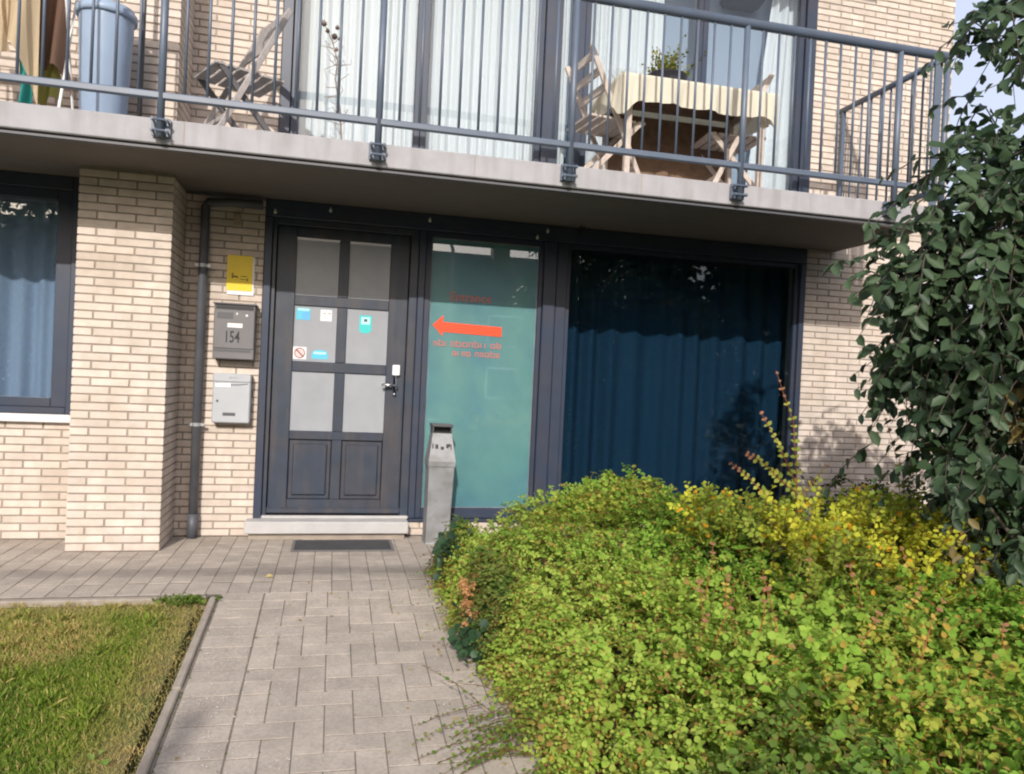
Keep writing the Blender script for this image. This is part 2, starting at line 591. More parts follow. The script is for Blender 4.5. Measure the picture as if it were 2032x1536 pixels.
def side_bricks(wallo, x, y0, y1, z0, z1, zmax=99):
    """bricks on a face looking to +X, from y0 (front) to y1 (wall), bonded with the solid corner bricks"""
    rows = int(round((z1 - z0) / c_))
    for k in range(rows):
        z = z0 + k * c_ + 0.005
        cuts = [y0 + 0.105, y0 + 0.105 + (m_ if k % 2 else m_ / 2)]
        while cuts[-1] < y1 - 0.02:
            cuts.append(cuts[-1] + m_)
        cuts[-1] = y1
        if len(cuts) < 2: continue
        for a, b in zip(cuts[:-1], cuts[1:]):
            b = min(b, y1)
            if b - a < 0.03: continue
            L_ = b - a - 0.011
            o = bpy.data.objects.new('brick', brick_mesh(L_, 0.03))
            o.location = (x + random.uniform(-.001, .001), (a + b) / 2, z)
            o.rotation_euler = (0, 0, math.pi / 2)
            link(o, wallo)

XP0, XP1, YP = -0.875, -0.322, -0.46
ZS = 2.45
# ground floor
brick_wall('wall', -2.35, XP0 + 0.03, 0.0, 15 * c_, -0.08, phase=0.16, label='brick wall below the left window')
pil = brick_wall('pillar', XP0, XP1, 0.0, 46 * c_, YP, phase=m_ / 2 + 0.004, back=0.42, solid_right=True, label='projecting brick pillar left of the entrance')
pil.data = MB().box(XP0 + 0.004, XP1 - 0.006, YP + 0.006, 0.0, 0.0, ZS).mesh('pillar', 'mortar')
side_bricks(pil, XP1, YP, 0.0, 0.0, 46 * c_)
brick_wall('wall', XP1 - 0.006, 0.206, 0.0, 46 * c_, 0.0, phase=0.075, label='brick wall with the two letterboxes')
brick_wall('wall', 4.615, 5.98, 0.0, 46 * c_, 0.0, phase=0.115, solid_right=True, label='brick wall right of the big window')
brick_wall('wall', 1.32, 4.615, 0.0, 2 * c_, 0.004, phase=0.02, label='low brick plinth under the windows')
# first floor
ZF = 2.592
brick_wall('wall', -2.35, XP0 + 0.03, ZF, ZF + 50 * c_, -0.08, phase=0.16, zstuff=4.2, label='upstairs brick wall behind the blue bin')
pu = brick_wall('pillar', XP0, XP1, ZF, ZF + 50 * c_, YP, phase=m_ / 2 + 0.004, back=0.42, solid_right=True, zstuff=4.2, label='projecting brick pillar on the balcony')
pu.data = MB().box(XP0 + 0.004, XP1 - 0.006, YP + 0.006, 0.0, ZF, ZF + 2.66).mesh('pillar', 'mortar')
side_bricks(pu, XP1, YP, 0.0, ZF, ZF + 32 * c_)
brick_wall('wall', XP1 - 0.006, 0.268, ZF, ZF + 50 * c_, 0.0, phase=0.075, zstuff=4.2, label='upstairs brick wall behind the folded chair')
brick_wall('wall', 4.60, 5.98, ZF, ZF + 50 * c_, 0.0, phase=0.115, solid_right=True, label='upstairs brick wall at the end of the balcony')
MB().box(4.6, 5.98, 0.006, 0.25, 46 * c_, ZF).build('wall_band', 'brick', B)
# side wall, back, roof and floor slabs of the block
MB().box(5.72, 5.975, 0.25, 7.0, 0.0, 5.6).build('side_wall', 'brick', B)
MB().box(-8.0, 5.975, 7.0, 7.2, 0.0, 5.6).build('back_wall', 'brick', B)
MB().box(-8.0, 5.72, 0.13, 7.0, 2.43, 2.585).build('floor_slab', 'room_paint', B)
MB().box(-8.0, 5.98, 0.25, 7.0, 5.26, 5.42).build('roof_slab', 'concrete_fascia', B)
MB().box(-8.0, -2.35, -0.08, 0.2, 0.0, 5.25).build('outer_wall', 'brick', B)
MB().box(0.268, 4.6, 0.02, 0.2, 4.95, 5.25).build('lintel', 'brick', B)
MB().box(-2.35, XP0, 0.2, 0.22, 0.0, 0.79).build('lining', 'room_paint', B)
MB().box(-1.05, -1.0, 0.2, 7.0, 0.0, 2.43).build('inner_wall', 'room_paint', B)
MB().box(4.7, 4.75, 0.25, 7.0, 0.0, 5.2).build('inner_wall', 'room_paint', B)
MB().box(-8, 4.7, 2.6, 2.65, 0.0, 5.2).build('inner_wall', 'room_dark', B)
MB().box(-8, 5.7, 0.0, 7.0, -0.04, 0.0).build('floor_slab', 'room_dark', B)
MB().box(1.33, 1.38, 0.13, 2.6, 0.0, 2.43).build('inner_wall', 'room_dark', B)

# balcony slab of the first floor and of the floor above (its shadow lies on the upstairs wall)
MB().cbox(-8.0, 4.9, -1.12, 0.0, ZS, 2.59, 0.006).build('balcony_slab', 'concrete_fascia', B)
# thin painted underside, a step below the fascia
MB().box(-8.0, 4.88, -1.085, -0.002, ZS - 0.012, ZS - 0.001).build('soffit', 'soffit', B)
MB().box(-8.0, 4.892, -1.108, -1.062, ZS - 0.026, ZS - 0.013).build('shadow_strip', 'slot_grey', B)  # dark strip painted in for the recessed shadow under the fascia edge
MB().cbox(-8.0, 4.9, -1.12, 0.0, 5.24, 5.38, 0.006).build('balcony_slab', 'concrete_fascia', B)
# hairline butt joints of the fascia
fj = MB()
for x in (-0.15, 1.52, 2.62):
    fj.box(x - 0.002, x + 0.002, -1.1215, -1.119, ZS + 0.004, 2.586)
fj.build('fascia_joint', 'mortar', B)

# ---------------------------------------------------------------- railing
rail = empty('balcony_railing', (0, 0, 0), parent=B)
YR = -1.17
XC = 4.87
ZT, ZB = 3.64, 2.70
def oval_bar(p0, p1, r, rz, n=12):
    mb = MB().tube([p0, p1], r, n)
    zc = (p0[2] + p1[2]) / 2
    mb.v = [(x, y, zc + (z - zc) * rz / r) for x, y, z in mb.v]
    return mb
oval_bar((-8, YR, ZT), (XC + 0.02, YR, ZT), 0.026, 0.034).build('handrail', 'rail_paint', rail, True)
oval_bar((XC, YR, ZT), (XC, 0.0, ZT), 0.024, 0.024).build('handrail', 'rail_paint', rail, True)
MB().cbox(-8, XC, YR - 0.017, YR + 0.017, ZB - 0.02, ZB + 0.02, 0.006).build('bottom_rail', 'rail_paint', rail)
MB().cbox(XC - 0.012, XC + 0.012, YR, 0.0, ZB - 0.02, ZB + 0.02, 0.004).build('bottom_rail', 'rail_paint', rail)
posts = [-0.266 + 1.19 * k for k in range(-2, 5)]
posts = [(-0.266 - 1.193 * 2), (-0.266 - 1.193), -0.266, 0.927, 2.116, 3.296, 4.48]
PM = MB().tube([(0, 0, 2.475), (0, 0, ZT - 0.02)], 0.021, 12).mesh('post', 'rail_paint')
PM.polygons.foreach_set('use_smooth', [True] * len(PM.polygons))
bmB = MB().cbox(-0.05, 0.05, 0.022, 0.032, 2.485, 2.585, 0.002)
for zz in (2.505, 2.565):
    bmB.tube([(-0.038, -0.026, zz), (0.038, -0.026, zz)], 0.007, 6)
    for sx in (-0.038, 0.038):
        bmB.tube([(sx, 0.03, zz), (sx, -0.036, zz)], 0.006, 6)
        bmB.tube([(sx, -0.018, zz), (sx, -0.03, zz)], 0.011, 6)
BKM = bmB.mesh('bracket', 'rail_paint')
for x in posts:
    o = bpy.data.objects.new('post', PM); o.location = (x, YR, 0); link(o, rail)
    o = bpy.data.objects.new('bracket', BKM); o.location = (x, YR + 0.005, 0); link(o, rail)
BAL = MB().tube([(0, 0, ZB), (0, 0, ZT - 0.02)], 0.0085, 8).mesh('baluster', 'rail_paint')
BAL.polygons.foreach_set('use_smooth', [True] * len(BAL.polygons))
allp = posts + [XC]
for a, b in zip(allp[:-1], allp[1:]):
    n = max(1, round((b - a) / 0.1185))
    for k in range(1, n):
        o = bpy.data.objects.new('baluster', BAL); o.location = (a + (b - a) * k / n, YR, 0); link(o, rail)
o = bpy.data.objects.new('post', PM); o.location = (XC, YR, 0); link(o, rail)
o = bpy.data.objects.new('post', MB().cbox(-0.016, 0.016, -0.035, 0.0, 2.59, ZT - 0.02, 0.003).mesh('post', 'rail_paint')); o.location = (XC, -0.02, 0); link(o, rail)
o = bpy.data.objects.new('post', MB().cbox(-0.03, 0.03, -0.006, 0.006, 2.47, ZT - 0.02, 0.003).mesh('post', 'rail_paint')); o.location = (4.80, YR + 0.0, 0)
link(o, rail)
for k in range(1, 10):
    o = bpy.data.objects.new('baluster', BAL); o.location = (XC, YR + 1.12 * k / 10, 0); link(o, rail)

# ---------------------------------------------------------------- window frames
def frame_box(x0, x1, z0, z1, yf, w_=0.05, d=0.07, ws=None):
    """four mitred-looking members butted end to end: x0..x1 outer"""
    mb = MB()
    l, r_, t_, b_ = ws or (w_, w_, w_, w_)
    mb.cbox(x0, x0 + l, yf, yf + d, z0, z1, 0.004)
    mb.cbox(x1 - r_, x1, yf, yf + d, z0, z1, 0.004)
    mb.cbox(x0 + l, x1 - r_, yf, yf + d, z1 - t_, z1, 0.004)
    mb.cbox(x0 + l, x1 - r_, yf, yf + d, z0, z0 + b_, 0.004)
    return mb

# entrance front: one dark frame from X 0.206 to 4.612
ent = empty('entrance_screen', (0, 0, 0), parent=B)
ent['label'] = 'dark framed entrance screen around door and windows'
mb = MB()
mb.cbox(0.208, 0.262, -0.012, 0.10, 0.13, 2.31, 0.005)
mb.cbox(1.322, 1.372, 0.0, 0.10, 0.13, 2.31, 0.005)
mb.cbox(2.30, 2.40, -0.008, 0.10, 0.11, 2.31, 0.005)
mb.cbox(2.405, 2.49, 0.004, 0.10, 0.11, 2.31, 0.005)
mb.cbox(4.565, 4.612, -0.006, 0.10, 0.11, 2.31, 0.005)
mb.cbox(0.208, 4.612, -0.010, 0.10, 2.312, 2.437, 0.006)
mb.cbox(1.322, 4.612, -0.012, 0.10, 0.1065, 0.128, 0.004)
mb.build('outer_frame', 'frame_paint', ent)
# middle window
frame_box(1.374, 2.298, 0.13, 2.31, 0.02, ws=(0.045, 0.034, 0.04, 0.075), d=0.06).build('sash', 'frame_paint', ent)
MB().box(1.419, 2.264, 0.045, 0.055, 0.205, 2.27).build('pane', 'teal_film', ent)
# bead round the frosted pane
frame_box(1.419, 2.264, 0.205, 2.27, 0.038, w_=0.008, d=0.006).build('bead', 'galvanised', ent)
# big window
frame_box(2.492, 4.563, 0.13, 2.31, 0.02, ws=(0.032, 0.03, 0.035, 0.10), d=0.06).build('sash', 'frame_paint', ent)
MB().box(2.524, 4.533, 0.045, 0.052, 0.23, 2.275).build('pane', 'window_glass_dim', ent)
# lettering on the middle window
arrow = MB().prism([(1.449, 1.605), (1.530, 1.685), (1.530, 1.632), (1.990, 1.618), (1.990, 1.543), (1.530, 1.557), (1.530, 1.522)][::-1], 0.0405, 0.0425).build('arrow_sticker', 'orange_vinyl', ent)
def text_obj(name, body, size, loc, m, parent, xs=1.0, rot=(math.pi / 2, 0, 0), off=0.0, ext=0.0006):
    cu = bpy.data.curves.new(name, 'FONT')
    cu.body = body
    cu.size = size
    cu.extrude = ext
    cu.offset = off
    cu.resolution_u = 3
    cu.materials.append(MATS[m])
    o = bpy.data.objects.new(name, cu)
    o.location = loc
    me = bpy.data.meshes.new_from_object(o)
    bpy.data.objects.remove(o)
    o = bpy.data.objects.new(name, me)
    o.location = loc
    o.rotation_euler = rot
    o.scale = (xs, 1, 1)
    return link(o, parent)
text_obj('lettering', 'Entrance', 0.098, (1.572, 0.0415, 1.80), 'faded_vinyl', ent, xs=0.93, off=0.0008)
def scribble(x0, x1, z, h, m, parent, name='lettering', seed=1, y=0.0405, gaps=()):
    """small print too blurred to read in the place: rows of short strokes"""
    rr = random.Random(seed)
    mb = MB()
    x = x0
    while x < x1:
        wd = h * rr.uniform(0.45, 0.8)
        if any(a < (x - x0) / (x1 - x0) < b for a, b in gaps):
            x += h * 0.5; continue
        t = h * 0.16
        kind_ = rr.randint(0, 3)
        hh = h * rr.choice((0.72, 0.72, 1.0))
        mb.box(x, x + t, y, y + 0.001, z, z + hh)
        if kind_ != 0:
            mb.box(x + t, x + wd - t, y, y + 0.001, z + h * 0.72 - t, z + h * 0.72)
            mb.box(x + wd - t, x + wd, y, y + 0.001, z, z + h * 0.7)
        if kind_ > 1:
            mb.box(x + t, x + wd - t, y, y + 0.001, z, z + t)
        x += wd + h * 0.2
    return mb.build(name, m, parent)
scribble(1.462, 1.965, 1.447, 0.052, 'faded_vinyl', ent, seed=3, gaps=((0.66, 0.72),))
scribble(1.612, 1.985, 1.377, 0.05, 'faded_vinyl', ent, seed=8, gaps=((0.36, 0.42),))
# ---- door
door = empty('front_door', (0, 0, 0), parent=B)
door['label'] = 'dark blue wooden door with six frosted panes'
dl = 0.045
frame_box(0.264, 1.32, 0.15, 2.31, 0.012, ws=(0.028, 0.062, 0.045, 0.001), d=0.08).build('door_frame', 'door_paint', door)
mb = MB()
x0, x1 = 0.296, 1.254
cols = [(0.431, 0.737), (0.811, 1.113)]
rowsz = [(1.765, 2.19), (1.28, 1.69), (0.768, 1.205)]
pan = (0.262, 0.705)
def stiles(mb, y, d):
    mb.cbox(x0, cols[0][0], y, y + d, 0.165, 2.262, 0.004)
    mb.cbox(cols[1][1], x1, y, y + d, 0.165, 2.262, 0.004)
    for (a, b) in ((0.165, pan[0]), (pan[1], rowsz[2][0]), (rowsz[2][1], rowsz[1][0]), (rowsz[1][1], rowsz[0][0]), (rowsz[0][1], 2.262)):
        mb.cbox(cols[0][0], cols[1][1], y + 0.002, y + d, a, b, 0.004)
    for a, b in rowsz + [pan]:
        mb.cbox(cols[0][1], cols[1][0], y + 0.004, y + d, a, b, 0.004)
stiles(mb, dl, 0.045)
mb.cbox(x0 - 0.01, x1 + 0.01, dl - 0.028, dl + 0.01, 0.158, 0.205, 0.01)
mb.build('door_leaf', 'door_paint', door)
for a, b in cols:
    for c, d in rowsz:
        MB().box(a, b, dl + 0.016, dl + 0.022, c, d).build('pane', 'frosted_pane', door)
    q = MB()
    q.cbox(a + 0.004, b - 0.004, dl + 0.022, dl + 0.04, pan[0] + 0.002, pan[1] - 0.002, 0.003)
    q.cbox(a + 0.03, b - 0.03, dl + 0.006, dl + 0.024, pan[0] + 0.03, pan[1] - 0.03, 0.014)
    q.build('panel', 'door_paint', door)
# handle set with key box
hb = MB()
hb.cbox(1.168, 1.196, dl - 0.006, dl, 1.045, 1.235, 0.003)
hb.tube([(1.182, dl, 1.13), (1.182, dl - 0.05, 1.13)], 0.011, 10)
hb.tube([(1.196, dl - 0.05, 1.13), (1.082, dl - 0.055, 1.135)], 0.0115, 10)
hb.tube([(1.182, dl, 1.065), (1.182, dl - 0.022, 1.065)], 0.013, 10)
hb.build('handle', 'chrome', door, True)
MB().cbox(1.160, 1.216, dl - 0.035, dl - 0.007, 1.205, 1.285, 0.006).build('lock_box', 'white_plastic', door)
ys = dl + 0.0145
def sticker(x0, x1, z0, z1, m, layers=()):
    st = MB().cbox(x0, x1, ys, ys + 0.001, z0, z1, 0.0004).build('sticker', m, door)
    return st
sticker(0.446, 0.545, 1.585, 1.672, 'cyan_sticker')
MB().box(0.49, 0.54, ys - 0.0008, ys - 0.0002, 1.590, 1.645).build('sticker', 'blue_sticker', door)
MB().box(0.455, 0.536, ys - 0.0008, ys - 0.0002, 1.652, 1.668).build('sticker', 'pale_sticker', door)
sticker(0.618, 0.700, 1.585, 1.668, 'white_paper')
scribble(0.64, 0.685, 1.635, 0.016, 'slot_grey', door, 'sticker', 5, ys - 0.0012)
# no-smoking style round sign
sticker(0.433, 0.528, 1.295, 1.385, 'white_paper')
nm = MB()
ccx, ccz, n = 0.481, 1.34, 28
pts_o = [(ccx + 0.039 * math.cos(2 * math.pi * k / n), ccz + 0.039 * math.sin(2 * math.pi * k / n)) for k in range(n)]
pts_i = [(ccx + 0.031 * math.cos(2 * math.pi * k / n), ccz + 0.031 * math.sin(2 * math.pi * k / n)) for k in range(n)]
yv = ys - 0.0012
nm.add([(x, yv, z) for x, z in pts_o] + [(x, yv, z) for x, z in pts_i], [(k, (k + 1) % n, (k + 1) % n + n, k + n) for k in range(n)])
nm.add([(ccx - 0.030, yv, ccz + 0.022), (ccx - 0.022, yv, ccz + 0.030), (ccx + 0.030, yv, ccz - 0.022), (ccx + 0.022, yv, ccz - 0.030)], [(0, 1, 2, 3)])
nm.build('sticker', 'red_ring', door)
MB().prism([(ccx + 0.030 * math.cos(2 * math.pi * k / 20), ccz + 0.030 * math.sin(2 * math.pi * k / 20)) for k in range(20)], ys - 0.0009, ys - 0.0002).build('sticker', 'pink_sticker', door)
# pale blue domed sticker
dome = [(0.566, 1.302), (0.683, 1.302), (0.683, 1.338)] + [(0.6245 + 0.0585 * math.cos(a), 1.338 + 0.032 * math.sin(a)) for a in [math.pi * k / 10 for k in range(1, 10)]] + [(0.566, 1.338)]
MB().prism(dome, ys, ys + 0.001).build('sticker', 'cyan_sticker', door)
MB().box(0.58, 0.668, ys - 0.0008, ys - 0.0002, 1.338, 1.354).build('sticker', 'pale_sticker', door)
# tall teal sticker
tall = [(0.902, 1.645), (0.902, 1.54)] + [(0.9475 + 0.0455 * math.cos(a), 1.54 + 0.03 * math.sin(a)) for a in [math.pi + math.pi * k / 10 for k in range(1, 10)]] + [(0.993, 1.54), (0.993, 1.645)]
MB().prism(tall, ys, ys + 0.001).build('sticker', 'teal_sticker', door)
MB().box(0.915, 0.98, ys - 0.0008, ys - 0.0002, 1.578, 1.632).build('sticker', 'pale_sticker', door)
MB().box(0.935, 0.96, ys - 0.0016, ys - 0.001, 1.598, 1.618).build('sticker', 'slot_grey', door)
# step and threshold
MB().cbox(0.162, 1.316, -0.145, 0.02, 0.042, 0.130, 0.008).build('doorstep', 'step_stone', B)
MB().box(0.19, 1.29, -0.11, 0.0, 0.0, 0.042).build('step_base', 'mortar', B)
MB().cbox(0.264, 1.32, -0.02, 0.09, 0.1305, 0.151, 0.004).build('threshold', 'step_stone', B)

# ---- left window
lw = empty('window', (0, 0, 0), parent=B)
lw['label'] = 'large dark framed window at the left edge'
frame_box(-3.4, XP0 + 0.0, 15 * c_ + 0.055, 2.437, -0.10, ws=(0.1, 0.14, 0.09, 0.045), d=0.09).build('outer_frame', 'frame_paint', lw)
frame_box(-3.3, XP0 - 0.14, 15 * c_ + 0.10, 2.347, -0.085, ws=(0.06, 0.095, 0.07, 0.06), d=0.06).build('sash', 'frame_paint', lw)
MB().box(-3.24, XP0 - 0.235, -0.055, -0.049, 15 * c_ + 0.16, 2.277).build('pane', 'window_glass_left', lw)
MB().cbox(-2.5, XP0 - 0.003, -0.125, 0.1, 15 * c_ - 0.002, 15 * c_ + 0.052, 0.005).build('window_sill', 'sill_stone', B)

# ---- upstairs window wall
uw = empty('balcony_window', (0, 0, 0), parent=B)
uw['label'] = 'full height dark framed window wall on the balcony'
mb = MB()
for a, b in ((0.270, 0.345), (2.225, 2.36), (4.50, 4.598)):
    mb.cbox(a, b, -0.01, 0.10, 2.592, 4.95, 0.005)
mb.cbox(2.47, 2.55, 0.0, 0.10, 2.645, 4.85, 0.005)
mb.cbox(0.345, 4.50, 0.0, 0.10, 2.592, 2.645, 0.004)
mb.cbox(0.345, 4.50, 0.0, 0.10, 4.85, 4.95, 0.004)
mb.build('outer_frame', 'frame_paint', uw)
for a, b in ((0.347, 1.283), (1.285, 2.223), (2.552, 3.560), (3.562, 4.498)):
    frame_box(a, b, 2.647, 4.848, 0.015, w_=0.05, d=0.06, ws=(0.048, 0.048, 0.05, 0.012)).build('sash', 'frame_paint', uw)
    MB().box(a + 0.048, b - 0.048, 0.045, 0.051, 2.659, 4.798).build('pane', 'window_glass', uw)
MB().box(2.362, 2.468, 0.045, 0.051, 2.647, 4.85).build('pane', 'window_glass', uw)

# ---- downpipe
pipe = MB().tube([(-0.19, -0.055, 0.015), (-0.19, -0.055, 2.33), (-0.175, -0.05, 2.36), (-0.02, -0.045, 2.375), (0.19, -0.045, 2.375)], 0.031, 14).build('downpipe', 'pipe_zinc', B, True)
MB().tube([(-0.19, -0.055, 0.0), (-0.19, -0.055, 0.17)], 0.036, 14).build('pipe_shoe', 'pipe_zinc', pipe, True)
for z in (1.915, 0.80):
    q = MB().tube([(-0.19, -0.055, z - 0.012), (-0.19, -0.055, z + 0.012)], 0.036, 14)
    q.cbox(-0.245, -0.135, -0.075, -0.065, z - 0.011, z + 0.011, 0.002)
    q.cbox(-0.2, -0.18, -0.05, 0.0, z - 0.01, z + 0.01, 0.001)
    q.build('pipe_clip', 'clip_metal', pipe)

# ================================================================== CURTAINS AND ROOMS
def curtain(name, x0, x1, z0, z1, y, m, amp=0.03, period=0.12, label='', cat='curtain', group=None, seed=0, lean=None):
    rr = random.Random(seed)
    n = int((x1 - x0) / period * 12)
    ph = rr.uniform(0, 6)
    vs, fs = [], []
    K = 8
    for j in range(K + 1):
        t = j / K
        z = z0 + (z1 - z0) * t
        for i in range(n + 1):
            u = i / n
            x = x0 + (x1 - x0) * u
            if lean:
                xa = x0 + (lean[0] - x0) * (1 - t); x = xa + (x1 - xa) * u
            s_ = (x0 + (x1 - x0) * u) / period
            yy_ = y + amp * math.sin(2 * math.pi * s_ + ph + 1.1 * math.sin(s_ * 1.3)) * (0.75 + 0.25 * math.sin(s_ * 0.9 + 2 * t)) + amp * 0.5 * math.sin(2.2 * s_ + t)
            vs.append((x, yy_, z))
    for j in range(K):
        for i in range(n):
            a = j * (n + 1) + i
            fs.append((a, a + 1, a + n + 2, a + n + 1))
    mb = MB(); mb.add(vs, fs)
    o = mb.build(name, m, None, True)
    return tag(o, label, cat, group)
curtain('curtain', 2.45, 4.68, 0.02, 2.36, 0.27, 'curtain_blue_dark', 0.035, 0.19, 'deep blue curtain behind the big ground floor window', seed=2)
curtain('curtain', -2.7, -1.06, 0.02, 2.36, 0.10, 'curtain_pale_blue', 0.03, 0.12, 'pale blue sheer curtain behind the window at far left', seed=3)
curtain('curtain', 0.36, 1.27, 2.61, 4.9, 0.22, 'curtain_white', 0.016, 0.075, 'white sheer curtain upstairs behind the dried thistle', seed=4)
curtain('curtain', 1.29, 2.24, 2.61, 4.9, 0.22, 'curtain_white', 0.016, 0.075, 'white sheer curtain upstairs in the middle of the balcony', seed=5)
curtain('curtain', 2.60, 3.28, 2.61, 4.9, 0.20, 'curtain_white', 0.018, 0.08, 'white sheer curtain upstairs behind the potted plant', seed=6)
curtain('curtain', 2.37, 2.46, 2.61, 4.9, 0.16, 'curtain_white', 0.012, 0.05, 'narrow strip of white curtain between two dark posts', seed=7)
curtain('curtain', 2.47, 2.66, 2.61, 4.9, 0.26, 'dark_room_slate', 0.01, 0.06, 'slate blue sheet painted as dark room beside the middle balcony post', seed=8)  # added sheet, its colour stands in for the dark room behind the glass
curtain('curtain', 4.30, 4.52, 2.61, 4.9, 0.16, 'curtain_white', 0.03, 0.09, 'white gathered curtain at the right end upstairs', seed=9, lean=(4.05, 0))
tag(MB().box(3.26, 4.5, 0.33, 0.336, 2.61, 4.88).build('sky_reflection_sheet', 'reflection_grey_blue'), 'grey blue sheet painted as reflected sky upstairs right of the plant', 'reflection sheet')  # added sheet whose colour stands in for sky reflected in the panes
lam = empty('pendant_lamp', (4.02, 0.24, 4.52))
tag(lam, 'dark lampshade hanging behind the upper right window', 'lamp')
q = MB(); q.lathe([(0.16, 0.0), (0.19, 0.04), (0.11, 0.13), (0.03, 0.15)], 0, 0, 20); q.build('lamp_shade', 'lampshade', lam, True)
MB().tube([(0, 0, 0.14), (0, 0, 0.43)], 0.004, 6).build('cord', 'black', lam)

# ================================================================== THINGS ON THE WALL
def letterbox(x0, x1, z0, z1, body_m, label):
    root = empty('letterbox', ((x0 + x1) / 2, -0.006, z0))
    tag(root, label, 'letterbox', 'letterboxes beside the door')
    w2, h = (x1 - x0) / 2, z1 - z0
    return root, w2, h
r, w2, h = letterbox(-0.105, 0.185, 1.268, 1.662, 'dark_grey_box', 'dark grey letterbox numbered 154, upper of the two')
MB().cbox(-w2 + 0.008, w2 - 0.008, -0.11, 0.0, 0.0, h - 0.012, 0.006).build('body', 'dark_grey_box', r)
MB().cbox(-w2, w2, -0.125, 0.0, h - 0.012, h, 0.004).build('lid', 'dark_grey_box', r)
MB().box(-w2 + 0.02, w2 - 0.02, -0.1125, -0.1095, h - 0.045, h - 0.020).build('mail_slot', 'black', r)
MB().box(-w2 + 0.016, w2 - 0.03, -0.1125, -0.1095, 0.052, 0.068).build('seam', 'slot_grey', r)
MB().cbox(-w2 + 0.012, w2 - 0.012, -0.117, -0.1085, 0.075, h - 0.05, 0.003).build('front_plate', 'dark_grey_box', r)
MB().box(-w2 + 0.03, -0.01, -0.1195, -0.1165, h - 0.110, h - 0.068).build('name_window', 'slot_grey', r)
MB().cbox(-0.045, 0.055, -0.1195, -0.1165, 0.222, 0.252, 0.001).build('name_label', 'white_paper', r)
MB().box(0.012, 0.02, -0.119, -0.1165, h - 0.082, h - 0.066).build('name_mark', 'white_paper', r)
MB().box(0.074, 0.088, -0.119, -0.1165, h - 0.09, h - 0.076).build('name_mark', 'white_paper', r)
text_obj('house_number', '154', 0.115, (-0.066, -0.1178, 0.118), 'black', r, xs=0.62, off=0.0012)
r, w2, h = letterbox(-0.09, 0.163, 0.818, 1.165, 'light_grey_box', 'light grey letterbox with white name strip, lower of the two')
MB().cbox(-w2, w2, -0.085, 0.0, 0.0, h, 0.008).build('body', 'light_grey_box', r)
q = MB()
zc = h - 0.066
q.add([(-w2 + 0.02 + (2 * w2 - 0.04) * k / 12, -0.0865, zc - 0.010 * math.sin(math.pi * k / 12) - 0.004) for k in range(13)] + [(-w2 + 0.02 + (2 * w2 - 0.04) * k / 12, -0.0865, zc - 0.010 * math.sin(math.pi * k / 12) + 0.002) for k in range(13)], [(k, k + 1, k + 14, k + 13) for k in range(12)])
q.build('flap_edge', 'slot_grey', r)
MB().cbox(-w2 - 0.001, w2 + 0.001, -0.092, 0.0, h - 0.058, h + 0.002, 0.006).build('flap', 'light_grey_box', r)
MB().box(-w2 + 0.018, -0.008, -0.0875, -0.085, h - 0.094, h - 0.068).build('name_label', 'white_paper', r)
MB().cbox(-0.054, 0.030, -0.0875, -0.0845, 0.052, 0.074, 0.001).build('window_slot', 'slot_grey', r)
MB().tube([(-w2 + 0.034, -0.083, 0.155), (-w2 + 0.034, -0.091, 0.155)], 0.008, 10).build('lock', 'slot_grey', r)
scribble(-0.02, 0.03, h - 0.03, 0.008, 'slot_grey', r, 'mark', 4, -0.0935)

sg = empty('notice_sign', (0.054, -0.008, 1.76))
tag(sg, 'yellow notice on white backing above the letterboxes', 'sign')
MB().cbox(-0.088, 0.094, 0.0, 0.004, -0.03, 0.245, 0.0012).build('backing', 'white_paper', sg)
MB().cbox(-0.092, 0.082, -0.003, -0.0004, 0.0, 0.252, 0.001).build('yellow_sheet', 'yellow_sign', sg)
q = MB()
for a, b, c, d in ((-0.058, -0.048, 0.085, 0.125), (-0.048, -0.02, 0.094, 0.106), (-0.03, -0.012, 0.092, 0.10), (0.0, 0.045, 0.100, 0.106), (0.0, 0.045, 0.080, 0.085), (0.045, 0.053, 0.070, 0.092)):
    q.box(a, b, -0.0042, -0.0031, c, d)
q.build('print', 'sign_ink', sg)
tag(MB().cbox(-0.005, 0.04, -0.022, -0.003, 2.225, 2.305, 0.004).build('wall_plate', 'plate'), 'small beige plate on the shaded bricks above the yellow notice', 'plate')

# string of small bulbs under the balcony
st = empty('string_light', (1.3, -0.09, 2.42))
tag(st, 'thin string of tiny bulbs hanging under the balcony above door', 'string light')
bx = [(-1.02, -0.1), (-0.64, -0.055), (0.08, -0.06), (0.91, -0.115), (0.99, -0.06)]
wire = []
prev = None
for i, (x, z) in enumerate(bx):
    if prev:
        for k in range(1, 6):
            t = k / 6
            wire.append((prev[0] + (x - prev[0]) * t, 0, prev[1] + (z - prev[1]) * t - 0.012 * math.sin(math.pi * t) + 0.03))
    wire.append((x, 0, z + 0.03))
    prev = (x, z)
wire.append((1.2, 0, 0.0))
MB().tube(wire, 0.0022, 5).build('wire', 'black', st)
for x, z in bx:
    q = MB(); q.lathe([(0.002, z - 0.006), (0.010, z), (0.013, z + 0.010), (0.008, z + 0.022), (0.004, z + 0.032)], x, 0, 10); q.build('bulb', 'bulb', st, True)
cl = MB()
rr = random.Random(2)
for k in range(14):
    a = [Vector((1.26 + rr.uniform(-.035, .035), rr.uniform(-.03, .03), -0.02 + rr.uniform(-.045, .03))) for _ in range(3)]
    cl.tube(a, 0.004, 5)
cl.build('tangled_wire', 'black', st)

